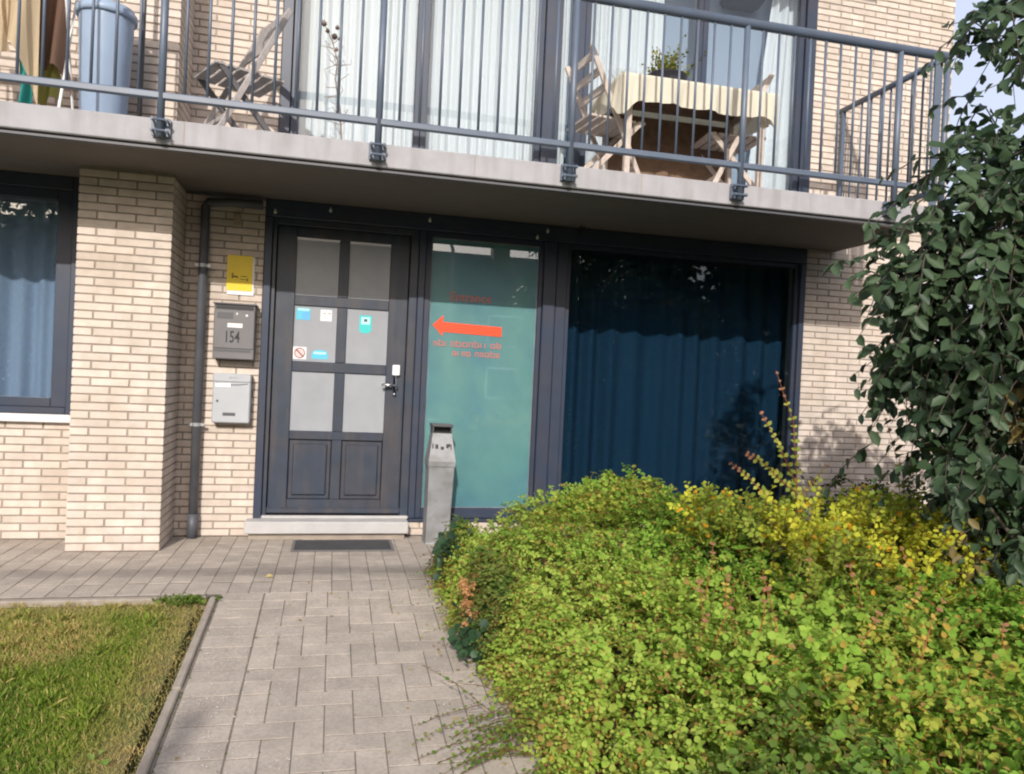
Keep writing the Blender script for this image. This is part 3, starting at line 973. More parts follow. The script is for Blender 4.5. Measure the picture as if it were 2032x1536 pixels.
# ================================================================== DOOR MAT, ASHTRAY BIN
dm = empty('doormat', (0.845, -0.34, 0.002))
tag(dm, 'black rubber doormat in front of the doorstep', 'doormat')
MB().cbox(-0.325, 0.325, -0.15, 0.15, 0.0, 0.009, 0.004).build('pile', 'rubber_mat', dm)
frame = MB()
frame.cbox(-0.345, -0.325, -0.17, 0.17, 0, 0.006, 0.002); frame.cbox(0.325, 0.345, -0.17, 0.17, 0, 0.006, 0.002)
frame.cbox(-0.325, 0.325, -0.17, -0.15, 0, 0.006, 0.002); frame.cbox(-0.325, 0.325, 0.15, 0.17, 0, 0.006, 0.002)
frame.build('rim', 'mat_edge', dm)

ab = empty('ashtray_bin', (1.505, -0.22, 0.0))
ab.rotation_euler = (0, R(1.0), R(3))
tag(ab, 'tall weathered grey metal ashtray bin right of the door', 'ashtray bin')
def taper(mb, sec):
    """stack of rectangles (z, x half, y front, y back)"""
    vs = []
    for z, hx, yf_, yb in sec:
        vs += [(-hx, yf_, z), (hx, yf_, z), (hx, yb, z), (-hx, yb, z)]
    fs = []
    for i in range(len(sec) - 1):
        for k in range(4):
            a, b = i * 4 + k, i * 4 + (k + 1) % 4
            fs.append((a, b, b + 4, a + 4))
    fs.append((3, 2, 1, 0)); n = (len(sec) - 1) * 4
    fs.append((n, n + 1, n + 2, n + 3))
    mb.add(vs, fs)
    return mb
taper(MB(), [(0.0, 0.088, -0.085, 0.075), (0.012, 0.084, -0.08, 0.07), (0.30, 0.087, -0.08, 0.07), (0.56, 0.093, -0.082, 0.072)]).build('body', 'bin_metal', ab)
taper(MB(), [(0.563, 0.099, -0.088, 0.078), (0.60, 0.099, -0.088, 0.078), (0.80, 0.070, -0.030, 0.078)]).build('hood', 'bin_metal', ab)
q = MB()
taper(q, [(0.802, 0.006, -0.030, 0.078), (0.845, 0.006, -0.030, 0.078)])
side1 = MB().box(-0.072, -0.064, -0.028, 0.078, 0.80, 0.846).box(0.064, 0.072, -0.028, 0.078, 0.80, 0.846).build('side_cheek', 'slot_grey', ab)
MB().box(-0.064, 0.064, 0.03, 0.078, 0.801, 0.845).build('slot', 'black', ab)
MB().cbox(-0.078, 0.078, -0.036, 0.084, 0.846, 0.868, 0.005).build('cap', 'slot_grey', ab)
q = MB()
# perforations of the hood, following its slope
def hoodp(x, z, dd=0.0015):
    t = (z - 0.60) / 0.20
    return (x, -0.088 + 0.058 * t - dd, z)
for a, b, z0_, z1_ in ((-0.074, -0.066, 0.69, 0.725), (-0.052, -0.030, 0.69, 0.72), (-0.012, 0.012, 0.684, 0.706), (0.028, 0.046, 0.695, 0.725), (0.046, 0.058, 0.705, 0.728), (0.060, 0.068, 0.688, 0.725)):
    q.add([hoodp(a, z0_), hoodp(b, z0_), hoodp(b, z1_), hoodp(a, z1_)], [(0, 1, 2, 3)])
q.build('perforation', 'black', ab)

# ================================================================== BALCONY THINGS
FZ = 2.592
bn = empty('dustbin', (-0.675, -0.74, FZ))
tag(bn, 'tall light blue grey plastic bin on the balcony', 'bin')
q = MB(); q.lathe([(0.118, 0.0), (0.125, 0.01), (0.15, 0.66), (0.152, 0.68)], 0, 0, 24)
q.v = [(x * (1 + 0.018 * math.cos(8 * math.atan2(y, x))), y * (1 + 0.018 * math.cos(8 * math.atan2(y, x))), z) for x, y, z in q.v]
q.build('body', 'trash_plastic', bn, True)
q = MB(); q.lathe([(0.158, 0.655), (0.166, 0.66), (0.166, 0.695), (0.156, 0.70), (0.15, 0.72), (0.05, 0.735)], 0, 0, 24); q.build('rim', 'trash_plastic', bn, True)
pp = empty('broom_pole', (-0.505, -0.62, FZ))
tag(pp, 'slim grey pole standing beside the blue bin', 'pole')
MB().tube([(0, 0, 0.1), (0.0, 0.02, 1.6)], 0.014, 10).build('pole', 'slot_grey', pp, True)
MB().cbox(-0.05, 0.1, -0.05, 0.05, 0.0, 0.12, 0.01).build('foot', 'black', pp)

rk = empty('drying_rack', (-1.25, -0.72, FZ))
tag(rk, 'wire drying rack at the left end of the balcony', 'rack')
q = MB()
for z in (0.95,):
    for y in (-0.15, 0.0, 0.15):
        q.tube([(-0.6, y, z), (0.42, y, z)], 0.004, 6)
q.tube([(-0.6, -0.15, 0.95), (-0.6, 0.15, 0.95)], 0.006, 6); q.tube([(0.42, -0.15, 0.95), (0.42, 0.15, 0.95)], 0.006, 6)
for sx in (-0.55, 0.37):
    q.tube([(sx, -0.15, 0.0), (sx, 0.15, 0.95)], 0.008, 6); q.tube([(sx, 0.15, 0.0), (sx, -0.15, 0.95)], 0.008, 6)
q.build('rack_frame', 'white_plastic', rk)
def hanging(name, x0, x1, zt, zb_l, zb_r, y, m, label, seed):
    rr = random.Random(seed)
    n, K = 26, 10
    vs, fs = [], []
    for j in range(K + 1):
        t = j / K
        for i in range(n + 1):
            u = i / n
            zb = zb_l + (zb_r - zb_l) * u + 0.05 * math.sin(7 * u + seed)
            pinch = 1 - 0.18 * math.sin(math.pi * t) * (1 if seed % 2 else .5)
            x = (x0 + x1) / 2 + (u - 0.5) * (x1 - x0) * pinch
            vs.append((x, y + 0.035 * math.sin(9 * u + 2.5 * t + seed) * (0.3 + t), zt + (zb - zt) * t))
    for j in range(K):
        for i in range(n):
            a = j * (n + 1) + i
            fs.append((a, a + n + 1, a + n + 2, a + 1))
    mb = MB(); mb.add(vs, fs)
    return tag(mb.build(name, m, None, True), label, 'cloth')
hanging('cloth', -1.62, -1.13, FZ + 0.955, FZ + 0.12, FZ + 0.3, -0.87, 'beige_cloth', 'beige cloth hanging in long folds, leftmost on the balcony', 1)
hanging('cloth', -1.22, -0.98, FZ + 0.955, FZ + 0.55, FZ + 0.10, -0.89, 'beige_cloth', 'narrow beige cloth folded beside the brown one', 4)
hanging('cloth', -1.08, -0.87, FZ + 0.955, FZ + 0.45, FZ + 0.22, -0.72, 'brown_cloth', 'dark brown cloth hanging next to the blue bin', 3)
hanging('cloth', -1.10, -0.93, FZ + 0.60, FZ + 0.2, FZ + 0.12, -0.66, 'olive_cloth', 'olive cloth low behind the beige one', 2)
hanging('cloth', -1.12, -1.03, FZ + 0.42, FZ + 0.05, FZ + 0.02, -0.78, 'teal_cloth', 'small teal cloth low on the drying rack', 6)

def folding_chair(loc, rz, label, m='wood_pale', m2='wood_pale'):
    r = empty('folding_chair', loc, rz)
    tag(r, label, 'chair', 'wooden folding chairs on the balcony')
    for sx in (-0.2, 0.2):
        M0 = MB(); a, b = Vector((sx, 0.22, 0)), Vector((sx, -0.22, 0.90))
        def slat(p, q_, wd, th, axis='x'):
            d = (q_ - p); L_ = d.length
            rot = d.to_track_quat('Z', 'Y').to_matrix().to_4x4()
            return Matrix.Translation(p) @ rot, L_
        Mx, L_ = slat(a, b, 0, 0); MB().cbox(-0.011, 0.011, -0.018, 0.018, 0, L_, 0.003, Mx).build('leg', m, r)
        a, b = Vector((sx * 0.86, -0.22, 0)), Vector((sx * 0.86, 0.2, 0.45)); Mx, L_ = slat(a, b, 0, 0)
        MB().cbox(-0.011, 0.011, -0.018, 0.018, 0, L_, 0.003, Mx).build('leg', m2, r)
    for k in range(6):
        y = 0.2 - 0.075 * k
        MB().cbox(-0.19, 0.19, y - 0.03, y + 0.03, 0.435, 0.452, 0.003).build('seat_slat', m, r)
    for k in range(3):
        z = 0.62 + 0.10 * k
        y = 0.22 - 0.44 * (z / 0.90) - 0.012
        MB().cbox(-0.19, 0.19, y - 0.008, y + 0.008, z, z + 0.06, 0.003).build('back_slat', m, r)
    MB().cbox(-0.2, 0.2, 0.15, 0.17, 0.12, 0.15, 0.003).build('stretcher', m, r)
    MB().cbox(-0.172, 0.172, -0.17, -0.15, 0.05, 0.08, 0.003).build('stretcher', m2, r)
    return r
folding_chair((0.08, -0.62, FZ), R(118), 'weathered folding chair with crossed legs left of the curtains', 'wood_weathered', 'wood_grey')
folding_chair((2.52, -0.62, FZ), R(-83), 'pale folding chair at the left end of the clothed table')
folding_chair((3.50, -0.60, FZ), R(86), 'pale folding chair at the right end of the clothed table')

tb = empty('balcony_table', (3.10, -0.66, FZ))
tag(tb, 'wooden balcony table under a cream tablecloth', 'table')
MB().cbox(-0.56, 0.56, -0.27, 0.27, 0.675, 0.70, 0.004).build('tabletop', 'wood_brown', tb)
for sx in (-0.5, 0.5):
    for sy in (-0.22, 0.22):
        MB().cbox(sx - 0.02, sx + 0.02, sy - 0.02, sy + 0.02, 0, 0.675, 0.003).build('leg', 'wood_pale', tb)
MB().cbox(-0.48, 0.48, -0.21, -0.18, 0.60, 0.67, 0.003).build('apron', 'wood_brown', tb)
MB().cbox(-0.5, 0.5, 0.23, 0.25, 0.02, 0.62, 0.003).build('back_panel', 'wood_brown', tb)
# tablecloth: top sheet plus wavy skirt
n = 420
hx, hy = 0.585, 0.295
per = []
def perim(t):
    P = 2 * (2 * hx + 2 * hy); s_ = (t % 1.0) * P
    if s_ < 2 * hx: return (-hx + s_, -hy), (0, -1)
    s_ -= 2 * hx
    if s_ < 2 * hy: return (hx, -hy + s_), (1, 0)
    s_ -= 2 * hy
    if s_ < 2 * hx: return (hx - s_, hy), (0, 1)
    s_ -= 2 * hx
    return (-hx, hy - s_), (-1, 0)
vs, fs = [], []
K = 9
for j in range(K + 1):
    t = j / K
    for i in range(n):
        (px, py), (nx_, ny_) = perim(i / n)
        cd = min(abs(abs(px) - hx) + 0.0, 1) + min(abs(abs(py) - hy), 1)
        corner = math.exp(-(cd / 0.07) ** 2)
        drop = 0.185 + 0.10 * corner + 0.012 * math.sin(px * 7 + 1) + 0.007 * math.sin(i * 0.071) + 0.004 * math.sin(i * 0.23)
        fold = (0.016 * math.sin(i * 0.171 + 1.5 * math.sin(i * 0.031)) + 0.008 * math.sin(i * 0.43 + 1.1 * math.sin(i * 0.05) + 0.6 * t) + 0.003 * math.sin(i * 1.01 + 2 * t)) * t ** 0.8
        o_ = 0.004 + 0.012 * t + fold
        vs.append((px + nx_ * o_, py + ny_ * o_, 0.706 - drop * t))
for j in range(K):
    for i in range(n):
        a, b = j * n + i, j * n + (i + 1) % n
        fs.append((a, a + n, b + n, b))
fs.append(tuple(range(n)))
mb = MB(); mb.add(vs, fs)
tc_ = mb.build('tablecloth', 'table_linen', None, False)
tc_.data.polygons.foreach_set('use_smooth', [len(p_.vertices) == 4 for p_ in tc_.data.polygons])
tc_.location = (3.10, -0.66, FZ)
tag(tc_, 'cream tablecloth draped with uneven hem over the balcony table', 'tablecloth')

# ------------------------------------------------------------------ leaf machinery
def leaf_batch(name, P, D, U, Ln, Wd, Col, m, parent=None, kind='stuff', fold=0.12, curl=0.1):
    """P base points, D leaf axes, U leaf normals (n,3); Ln lengths; Wd half width ratio; Col (n,3)"""
    n = len(P)
    D = D / np.linalg.norm(D, axis=1, keepdims=True)
    U = U - D * np.sum(U * D, 1, keepdims=True)
    U = U / (np.linalg.norm(U, axis=1, keepdims=True) + 1e-9)
    Sd = np.cross(D, U)
    L3 = Ln[:, None]
    W3 = (Ln * Wd)[:, None]
    v = np.empty((n, 6, 3))
    v[:, 0] = P
    v[:, 1] = P + D * L3 * 0.28 + Sd * W3 * 0.85 + U * L3 * fold
    v[:, 2] = P + D * L3 * 0.66 + Sd * W3 * 0.95 + U * L3 * (fold - curl * 0.4)
    v[:, 3] = P + D * L3 - U * L3 * curl
    v[:, 4] = P + D * L3 * 0.66 - Sd * W3 * 0.95 + U * L3 * (fold - curl * 0.4)
    v[:, 5] = P + D * L3 * 0.28 - Sd * W3 * 0.85 + U * L3 * fold
    me = bpy.data.meshes.new(name)
    me.vertices.add(n * 6)
    me.vertices.foreach_set('co', v.reshape(-1).astype(np.float32))
    q = np.array([[0, 1, 2, 3], [0, 3, 4, 5]])
    idx = (q[None] + (np.arange(n) * 6)[:, None, None]).reshape(-1)
    me.loops.add(n * 8)
    me.loops.foreach_set('vertex_index', idx.astype(np.int32))
    me.polygons.add(n * 2)
    me.polygons.foreach_set('loop_start', (np.arange(n * 2) * 4).astype(np.int32))
    me.polygons.foreach_set('loop_total', np.full(n * 2, 4, np.int32))
    a = me.color_attributes.new('col', 'FLOAT_COLOR', 'POINT')
    cc = np.ones((n, 6, 4), np.float32)
    cc[:, :, :3] = Col[:, None, :]
    a.data.foreach_set('color', cc.reshape(-1))
    me.materials.append(MATS[m])
    me.update(calc_edges=True)
    me.validate()
    o = bpy.data.objects.new(name, me)
    link(o, parent)
    if kind: o['kind'] = kind
    return o
LV = {}
def single_leaf_mesh(m, col, wd, fold, curl):
    k = (m, tuple(np.round(col, 3)), wd)
    if k not in LV:
        t = np.linspace(0, 1, 5)
        L_ = np.ones(1)
        o = leaf_batch('leaf', np.zeros((1, 3)), np.array([[0, 1., 0]]), np.array([[0, 0, 1.]]), L_, np.array([wd]), np.array([col]), m, kind=None, fold=fold, curl=curl)
        LV[k] = o.data
        bpy.data.objects.remove(o)
    return LV[k]
def leaves_split(parent, P, D, U, Ln, Wd, Col, m, ncl=300, fold=0.12, curl=0.1, name='leaf', palette=8, score=None):
    """the largest-looking leaves become objects of their own, the rest one mesh"""
    d = np.linalg.norm(P - np.array(CAM), axis=1)
    rel = P - np.array(CAM)
    fz = rel @ np.array(fx)
    uu = (rel @ np.array(rx)) / np.maximum(fz, 0.01) * 1511.4
    vv = (rel @ np.array(ux)) / np.maximum(fz, 0.01) * 1511.4
    inv = (fz > 0.3) & (abs(uu) < 1010) & (abs(vv) < 765)
    sc = np.where(inv, Ln / d, 0)
    if score is not None:
        sc = sc * score
    order = np.argsort(-sc)
    big = order[:ncl]
    rest = order[ncl:]
    # palette of the big leaves
    pal_i = big[np.linspace(0, len(big) - 1, palette).astype(int)]
    pal = Col[pal_i]
    Dn = D / np.linalg.norm(D, axis=1, keepdims=True)
    Un = U - Dn * np.sum(U * Dn, 1, keepdims=True)
    Un = Un / (np.linalg.norm(Un, axis=1, keepdims=True) + 1e-9)
    Sn = np.cross(Dn, Un)
    for i in big:
        k = int(np.argmin(np.sum((pal - Col[i]) ** 2, 1)))
        me = single_leaf_mesh(m, pal[k], float(np.mean(Wd)), fold, curl)
        o = bpy.data.objects.new(name, me)
        L_ = float(Ln[i])
        M = Matrix(((Sn[i, 0] * L_, Dn[i, 0] * L_, Un[i, 0] * L_, P[i, 0]), (Sn[i, 1] * L_, Dn[i, 1] * L_, Un[i, 1] * L_, P[i, 1]), (Sn[i, 2] * L_, Dn[i, 2] * L_, Un[i, 2] * L_, P[i, 2]), (0, 0, 0, 1)))
        link(o, parent)
        o.matrix_world = M
    leaf_batch('foliage', P[rest], D[rest], U[rest], Ln[rest], Wd[rest], Col[rest], m, parent, fold=fold, curl=curl)

def stems_batch(name, A, Bm, Cc, r, m, parent, kind='stuff'):
    """three-point twigs as thin triangular prisms; A,Bm,Cc (n,3)"""
    n = len(A)
    pts = np.stack([A, Bm, Cc], 1)
    d = Cc - A
    d /= np.linalg.norm(d, axis=1, keepdims=True) + 1e-9
    o1 = np.cross(d, rng.normal(size=(n, 3)))
    o1 /= np.linalg.norm(o1, axis=1, keepdims=True) + 1e-9
    o2 = np.cross(d, o1)
    v = np.empty((n, 3, 3, 3))
    for j in range(3):
        rr_ = r * (1.0, 0.75, 0.35)[j]
        for k in range(3):
            a = 2 * math.pi * k / 3
            v[:, j, k] = pts[:, j] + (o1 * math.cos(a) + o2 * math.sin(a)) * rr_
    q = []
    for j in range(2):
        for k in range(3):
            q.append([j * 3 + k, j * 3 + (k + 1) % 3, j * 3 + 3 + (k + 1) % 3, j * 3 + 3 + k])
    idx = (np.array(q)[None] + (np.arange(n) * 9)[:, None, None]).reshape(-1)
    me = bpy.data.meshes.new(name)
    me.vertices.add(n * 9); me.vertices.foreach_set('co', v.reshape(-1).astype(np.float32))
    me.loops.add(n * 24); me.loops.foreach_set('vertex_index', idx.astype(np.int32))
    me.polygons.add(n * 6)
    me.polygons.foreach_set('loop_start', (np.arange(n * 6) * 4).astype(np.int32))
    me.polygons.foreach_set('loop_total', np.full(n * 6, 4, np.int32))
    me.materials.append(MATS[m]); me.update(calc_edges=True)
    o = bpy.data.objects.new(name, me)
    link(o, parent)
    if kind: o['kind'] = kind
    return o

def vnoise(P, s, seed=0):
    """cheap smooth 3d noise in 0..1 from summed sines"""
    r_ = np.random.default_rng(seed)
    out = np.zeros(len(P))
    for k in range(7):
        kv = r_.normal(size=3) * s
        out += np.sin(P @ kv + r_.uniform(0, 6.28))
    return 0.5 + out / 7 * 0.9

def shoots(base, nrm, length, nl, leaf_len, wd, arch=0.35, spread=0.6, paired=False, jit=0.25):
    """leafy shoots from base points; returns leaf arrays and stem points"""
    n = len(base)
    d0 = nrm + rng.normal(size=(n, 3)) * spread
    d0 /= np.linalg.norm(d0, axis=1, keepdims=True)
    t = (np.arange(nl) + 0.7) / nl
    g = np.array([0, 0, -1.0])
    Lg = length[:, None]
    def pos(tt):
        return base[:, None, :] + d0[:, None, :] * (Lg * tt)[..., None] + g * (Lg * tt ** 2 * arch)[..., None]
    tt = np.broadcast_to(t, (n, nl))
    P = pos(tt)
    tan = d0[:, None, :] + g * (2 * arch * tt)[..., None]
    tan = tan / np.linalg.norm(tan, axis=2, keepdims=True)
    side = np.cross(tan, np.broadcast_to(np.array([0, 0, 1.0]), tan.shape) + rng.normal(size=(n, 1, 3)) * 0.4)
    side /= np.linalg.norm(side, axis=2, keepdims=True) + 1e-9
    sg = np.where(np.arange(nl) % 2 == 0, 1.0, -1.0)[None, :, None]
    D = side * sg * 0.95 + tan * 0.55 + rng.normal(size=(n, nl, 3)) * jit
    U = np.cross(side, tan) * -1
    U = np.where(U[..., 2:3] < 0, -U, U) + rng.normal(size=(n, nl, 3)) * 0.35
    ll = leaf_len * rng.uniform(0.65, 1.25, (n, nl)) * (1 - 0.35 * tt)
    return (P.reshape(-1, 3), D.reshape(-1, 3), U.reshape(-1, 3), ll.reshape(-1), np.full(n * nl, wd), tt.reshape(-1), base, pos(np.full((n, 1), 0.5))[:, 0], pos(np.full((n, 1), 1.0))[:, 0])

# ================================================================== SHRUBS
def mix(a, b, t):
    t = np.clip(t, 0, 1)[:, None]
    return np.array(a)[None] * (1 - t) + np.array(b)[None] * t
def lerpc(A, b, t):
    t = np.clip(t, 0, 1)[:, None]
    return A * (1 - t) + np.array(b)[None] * t

# mound height of the big green shrub
def left_edge(y):
    return 1.41 + 0.14 * np.clip((-2.1 - y) / 0.9, 0, 1)
def mound(x, y):
    d = x - left_edge(y)
    dl_ = np.clip(d / 0.42, 0, 1)
    back = np.clip((-0.95 - y) / 0.35 + 0.25 * np.sin(x * 3), 0, 1)
    front = np.clip((y + 5.0 + 0.15 * x) / 0.5, 0, 1)
    rise = 0.49 + 0.15 * np.clip((x - 1.6) / 0.9, 0, 1)
    rise = rise * (1 - 0.55 * np.clip((x - 2.62) / 0.30, 0, 1) * np.clip((y + 3.30) / 0.35, 0, 1))
    h = rise * np.sqrt(dl_) * np.sqrt(back) * front ** 0.5
    h = h + (0.028 * np.sin(x * 5 + y * 2.3) + 0.026 * np.sin(y * 6.1 - x * 3.1) + 0.022 * np.sin(x * 11 + y * 9)) * dl_
    g_ = np.where(y > -1.5, 0, -0.09 * (-1.5 - y)) * 0.85
    return g_ + h
sh = empty('green_shrub', (2.6, -2.8, -0.1))
sh.location = (0, 0, 0)
tag(sh, 'broad small leaved green shrub filling the lower right foreground', 'shrub')
N = 13000
x = rng.uniform(1.3, 4.7, N * 2)
y = rng.uniform(-5.2, -1.0, N * 2)
# keep what the place shows densely, thinner far right
keep = (x > left_edge(y) - 0.02) & (x < 4.9 + 0.2 * np.sin(y * 3)) & (rng.uniform(size=N * 2) < np.where(x > 3.9, 0.7, 1.0))
keep &= ~((x > 3.0) & (y > -3.0))
x, y = x[keep], y[keep]
z = mound(x, y)
e = 0.02
gx = (mound(x + e, y) - mound(x - e, y)) / (2 * e)
gy = (mound(x, y + e) - mound(x, y - e)) / (2 * e)
nr = np.stack([-gx, -gy, np.ones_like(gx)], 1)
nr /= np.linalg.norm(nr, axis=1, keepdims=True)
depth = np.where(rng.uniform(size=len(x)) < 0.84, rng.uniform(0.02, 0.20, len(x)), rng.uniform(0.2, 0.55, len(x)))
base = np.stack([x, y, z], 1) - nr * depth[:, None]
# extra shoots on the steep left flank
M2 = 2700
yy2 = rng.uniform(-3.4, -1.05, M2)
fl = rng.uniform(0, 1, M2)
xe = left_edge(yy2) + 0.02 + 0.10 * fl
ztop = mound(left_edge(yy2) + 0.3, yy2)
zg = np.where(yy2 > -1.5, 0, -0.09 * (-1.5 - yy2))
base2 = np.stack([xe, yy2, zg + (ztop - zg) * fl * 0.95], 1)
nr2 = np.tile(np.array([[-0.85, -0.1, 0.35]]), (M2, 1))
base = np.vstack([base, base2]); nr = np.vstack([nr, nr2])
Lg = rng.uniform(0.07, 0.17, len(base))
long_ = rng.uniform(size=len(base)) < 0.05
Lg[long_] *= 1.6
nl = 11
P, D, U, Ln, Wd, tt, sA, sB, sC = shoots(base, nr, Lg, nl, 0.0215, 0.44, arch=0.45, spread=0.75)
keep = P[:, 2] > (np.where(P[:, 1] > -1.5, 0, -0.09 * (-1.5 - P[:, 1])) + 0.005)
P, D, U, Ln, Wd, tt = P[keep], D[keep], U[keep], Ln[keep], Wd[keep], tt[keep]
Ln = Ln * (1.0 + 0.22 * np.clip((-2.6 - P[:, 1]) / 1.0, 0, 1) + 0.15 * np.clip((P[:, 0] - 2.2) / 1.0, 0, 1)) * np.exp(rng.normal(0, 0.22, len(P)))
Wd = Wd * rng.uniform(0.72, 1.12, len(P))
n1 = vnoise(P, 2.2, 1); n2 = vnoise(P, 6.0, 2); r1 = rng.uniform(size=len(P))
Col = mix((0.13, 0.27, 0.026), (0.34, 0.43, 0.060), n1 * 0.6 + r1 * 0.5)
Col = Col * np.where(P[:, 0] < 2.3, 1.24, 1.06)[:, None] * np.array([0.93, 1.0, 1.15])
Col = lerpc(Col, (0.44, 0.46, 0.12), 0.30 * np.clip((2.3 - P[:, 0]) / 0.6, 0, 1) * (r1 > 0.3))
Col = lerpc(Col, (0.42, 0.42, 0.07), ((n2 > 0.72) & (r1 > 0.45)) * 0.75)
Col = lerpc(Col, (0.36, 0.17, 0.07), ((tt > 0.75) & (rng.uniform(size=len(P)) < 0.28)) * 0.75)
Col = lerpc(Col, (0.50, 0.30, 0.06), (rng.uniform(size=len(P)) < 0.025) * 0.8)
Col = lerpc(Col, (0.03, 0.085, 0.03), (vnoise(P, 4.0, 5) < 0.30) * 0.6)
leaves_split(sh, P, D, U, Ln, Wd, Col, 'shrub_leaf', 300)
sel = rng.uniform(size=len(sA)) < 0.6
stems_batch('twigs', sA[sel], sB[sel], sC[sel], 0.0013, 'red_twig', sh)
# woody branches from the ground
A_ = np.stack([rng.uniform(1.7, 4.6, 420), rng.uniform(-4.8, -1.2, 420), np.zeros(420)], 1)
A_[:, 2] = np.where(A_[:, 1] > -1.5, 0, -0.09 * (-1.5 - A_[:, 1])) - 0.02
C2_ = A_ + rng.normal(size=(420, 3)) * np.array([0.22, 0.22, 0.0])
C2_[:, 2] = mound(C2_[:, 0], C2_[:, 1]) - 0.02
stems_batch('branches', A_, (A_ + C2_) / 2 + rng.normal(size=(420, 3)) * 0.04, C2_, 0.005, 'twig', sh)
# dead orange tuft on the left flank
bD = np.stack([rng.uniform(1.38, 1.43, 36), rng.uniform(-2.26, -2.14, 36), rng.uniform(0.05, 0.26, 36)], 1)
o1 = shoots(bD, np.tile([[-0.5, -0.6, 0.1]], (36, 1)), np.full(36, 0.05), 8, 0.021, 0.35)
leaf_batch('dead_leaves', o1[0], o1[1], o1[2], o1[3], o1[4], mix((0.50, 0.24, 0.09), (0.62, 0.36, 0.18), rng.uniform(size=len(o1[0]))), 'shrub_leaf', sh)['label'] = 'withered orange leaves on the left flank'
# low runners over the paving at the front left
nb = 46
bb = np.stack([rng.uniform(1.30, 1.75, nb), rng.uniform(-3.45, -2.85, nb), np.full(nb, 0.0)], 1)
bb[:, 2] = -0.09 * (-1.5 - bb[:, 1]) + rng.uniform(0.03, 0.10, nb)
dirn = np.stack([rng.uniform(-1.0, -0.5, nb), rng.uniform(-0.5, 0.2, nb), rng.uniform(0.0, 0.35, nb)], 1)
o2 = shoots(bb, dirn, rng.uniform(0.18, 0.42, nb), 16, 0.024, 0.42, arch=0.2, spread=0.2)
kk = o2[0][:, 2] > -0.09 * (-1.5 - o2[0][:, 1])
leaf_batch('foliage', o2[0][kk], o2[1][kk], o2[2][kk], o2[3][kk], o2[4][kk], mix((0.09, 0.17, 0.03), (0.22, 0.30, 0.05), rng.uniform(size=int(kk.sum()))), 'shrub_leaf', sh)
stems_batch('twigs', o2[6], o2[7], o2[8], 0.002, 'twig', sh)

# dark ivy climbing out at the left flank
for cy, cz, nn, lab in ((-1.62, 0.30, 60, 'dark green ivy tuft high on the left side of the shrub'), (-2.35, 0.02, 90, 'dark green ivy tuft low beside the withered orange leaves')):
    iv = empty('ivy', (0, 0, 0)); tag(iv, lab, 'ivy', 'ivy tufts at the shrub edge')
    P_ = np.stack([rng.normal(1.41, 0.045, nn), rng.normal(cy, 0.09, nn), np.abs(rng.normal(cz, 0.07, nn)) - 0.03], 1)
    D_ = rng.normal(size=(nn, 3)) * 0.5 + np.array([-0.5, -0.5, -0.4])
    U_ = rng.normal(size=(nn, 3)) * 0.4 + np.array([-0.6, -0.5, 0.6])
    Cl = mix((0.02, 0.055, 0.022), (0.045, 0.095, 0.04), rng.uniform(size=nn))
    for i in range(nn):
        pass
    leaf_batch('foliage', P_, D_, U_, rng.uniform(0.035, 0.055, nn), np.full(nn, 0.5), Cl, 'tree_leaf', iv)

# yellow shrub behind
ys_ = empty('yellow_shrub', (0, 0, 0))
tag(ys_, 'golden yellow leaved shrub behind the green one, before the right brick wall', 'shrub')
Ny = 1250
x = rng.uniform(2.30, 3.50, Ny); y = rng.uniform(-3.5, -2.45, Ny)
kk = (x > 2.5) | (y > -2.8)
x, y = x[kk], y[kk]
zt = 0.70 + 0.05 * np.sin(x * 6.1) + 0.03 * np.sin(y * 9 + x * 11) - 0.42 * np.clip((-2.95 - y) / 0.6, 0, 1) ** 1.5 - 0.16 * np.clip((x - 3.2) / 0.3, 0, 1) - 0.07 * np.clip((2.65 - x) / .35, 0, 1)
base = np.stack([x, y, zt - rng.uniform(0.0, 0.2, len(x))], 1)
nrm_ = np.tile([[0.0, -0.45, 1.0]], (len(x), 1))
oY = shoots(base, nrm_, rng.uniform(0.06, 0.19, len(x)), 9, 0.035, 0.34, arch=0.15, spread=0.5)
rC = rng.uniform(size=len(oY[0]))
ColY = mix((0.27, 0.36, 0.045), (0.74, 0.70, 0.065), vnoise(oY[0], 3, 9) * 0.5 + rC * 0.6)
ColY = lerpc(ColY, (0.17, 0.27, 0.05), 0.75 * (vnoise(oY[0], 9, 19) + 0.35 * rC > 0.78))
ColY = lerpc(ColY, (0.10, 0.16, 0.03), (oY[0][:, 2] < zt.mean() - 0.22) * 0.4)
ColY = lerpc(ColY, (0.65, 0.33, 0.03), (rC > 0.95) * 0.9)
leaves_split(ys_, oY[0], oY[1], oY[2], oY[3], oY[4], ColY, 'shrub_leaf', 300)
stems_batch('twigs', oY[6], oY[7], oY[8], 0.0018, 'twig', ys_)
# low dark shrub between the yellow one and the tree
dk = empty('dark_shrub', (0, 0, 0))
tag(dk, 'low dark green shrub between golden shrub and tree', 'shrub')
Nd = 900
x = np.where(rng.uniform(size=Nd) < 0.5, rng.uniform(3.2, 4.6, Nd), rng.uniform(4.3, 6.6, Nd)); y = np.where(x < 4.3, rng.uniform(-2.6, -1.6, Nd), rng.uniform(-1.8, -0.5, Nd))
base = np.stack([x, y, rng.uniform(0.0, 0.52, Nd)], 1)
oD = shoots(base, np.tile([[0.0, -0.5, 0.8]], (Nd, 1)), rng.uniform(0.1, 0.25, Nd), 9, 0.045, 0.33, arch=0.3, spread=0.7)
leaf_batch('foliage', oD[0], oD[1], oD[2], oD[3], oD[4], mix((0.03, 0.06, 0.02), (0.10, 0.14, 0.03), rng.uniform(size=len(oD[0]))), 'shrub_leaf', dk)
stems_batch('twigs', oD[6], oD[7], oD[8], 0.002, 'twig', dk)

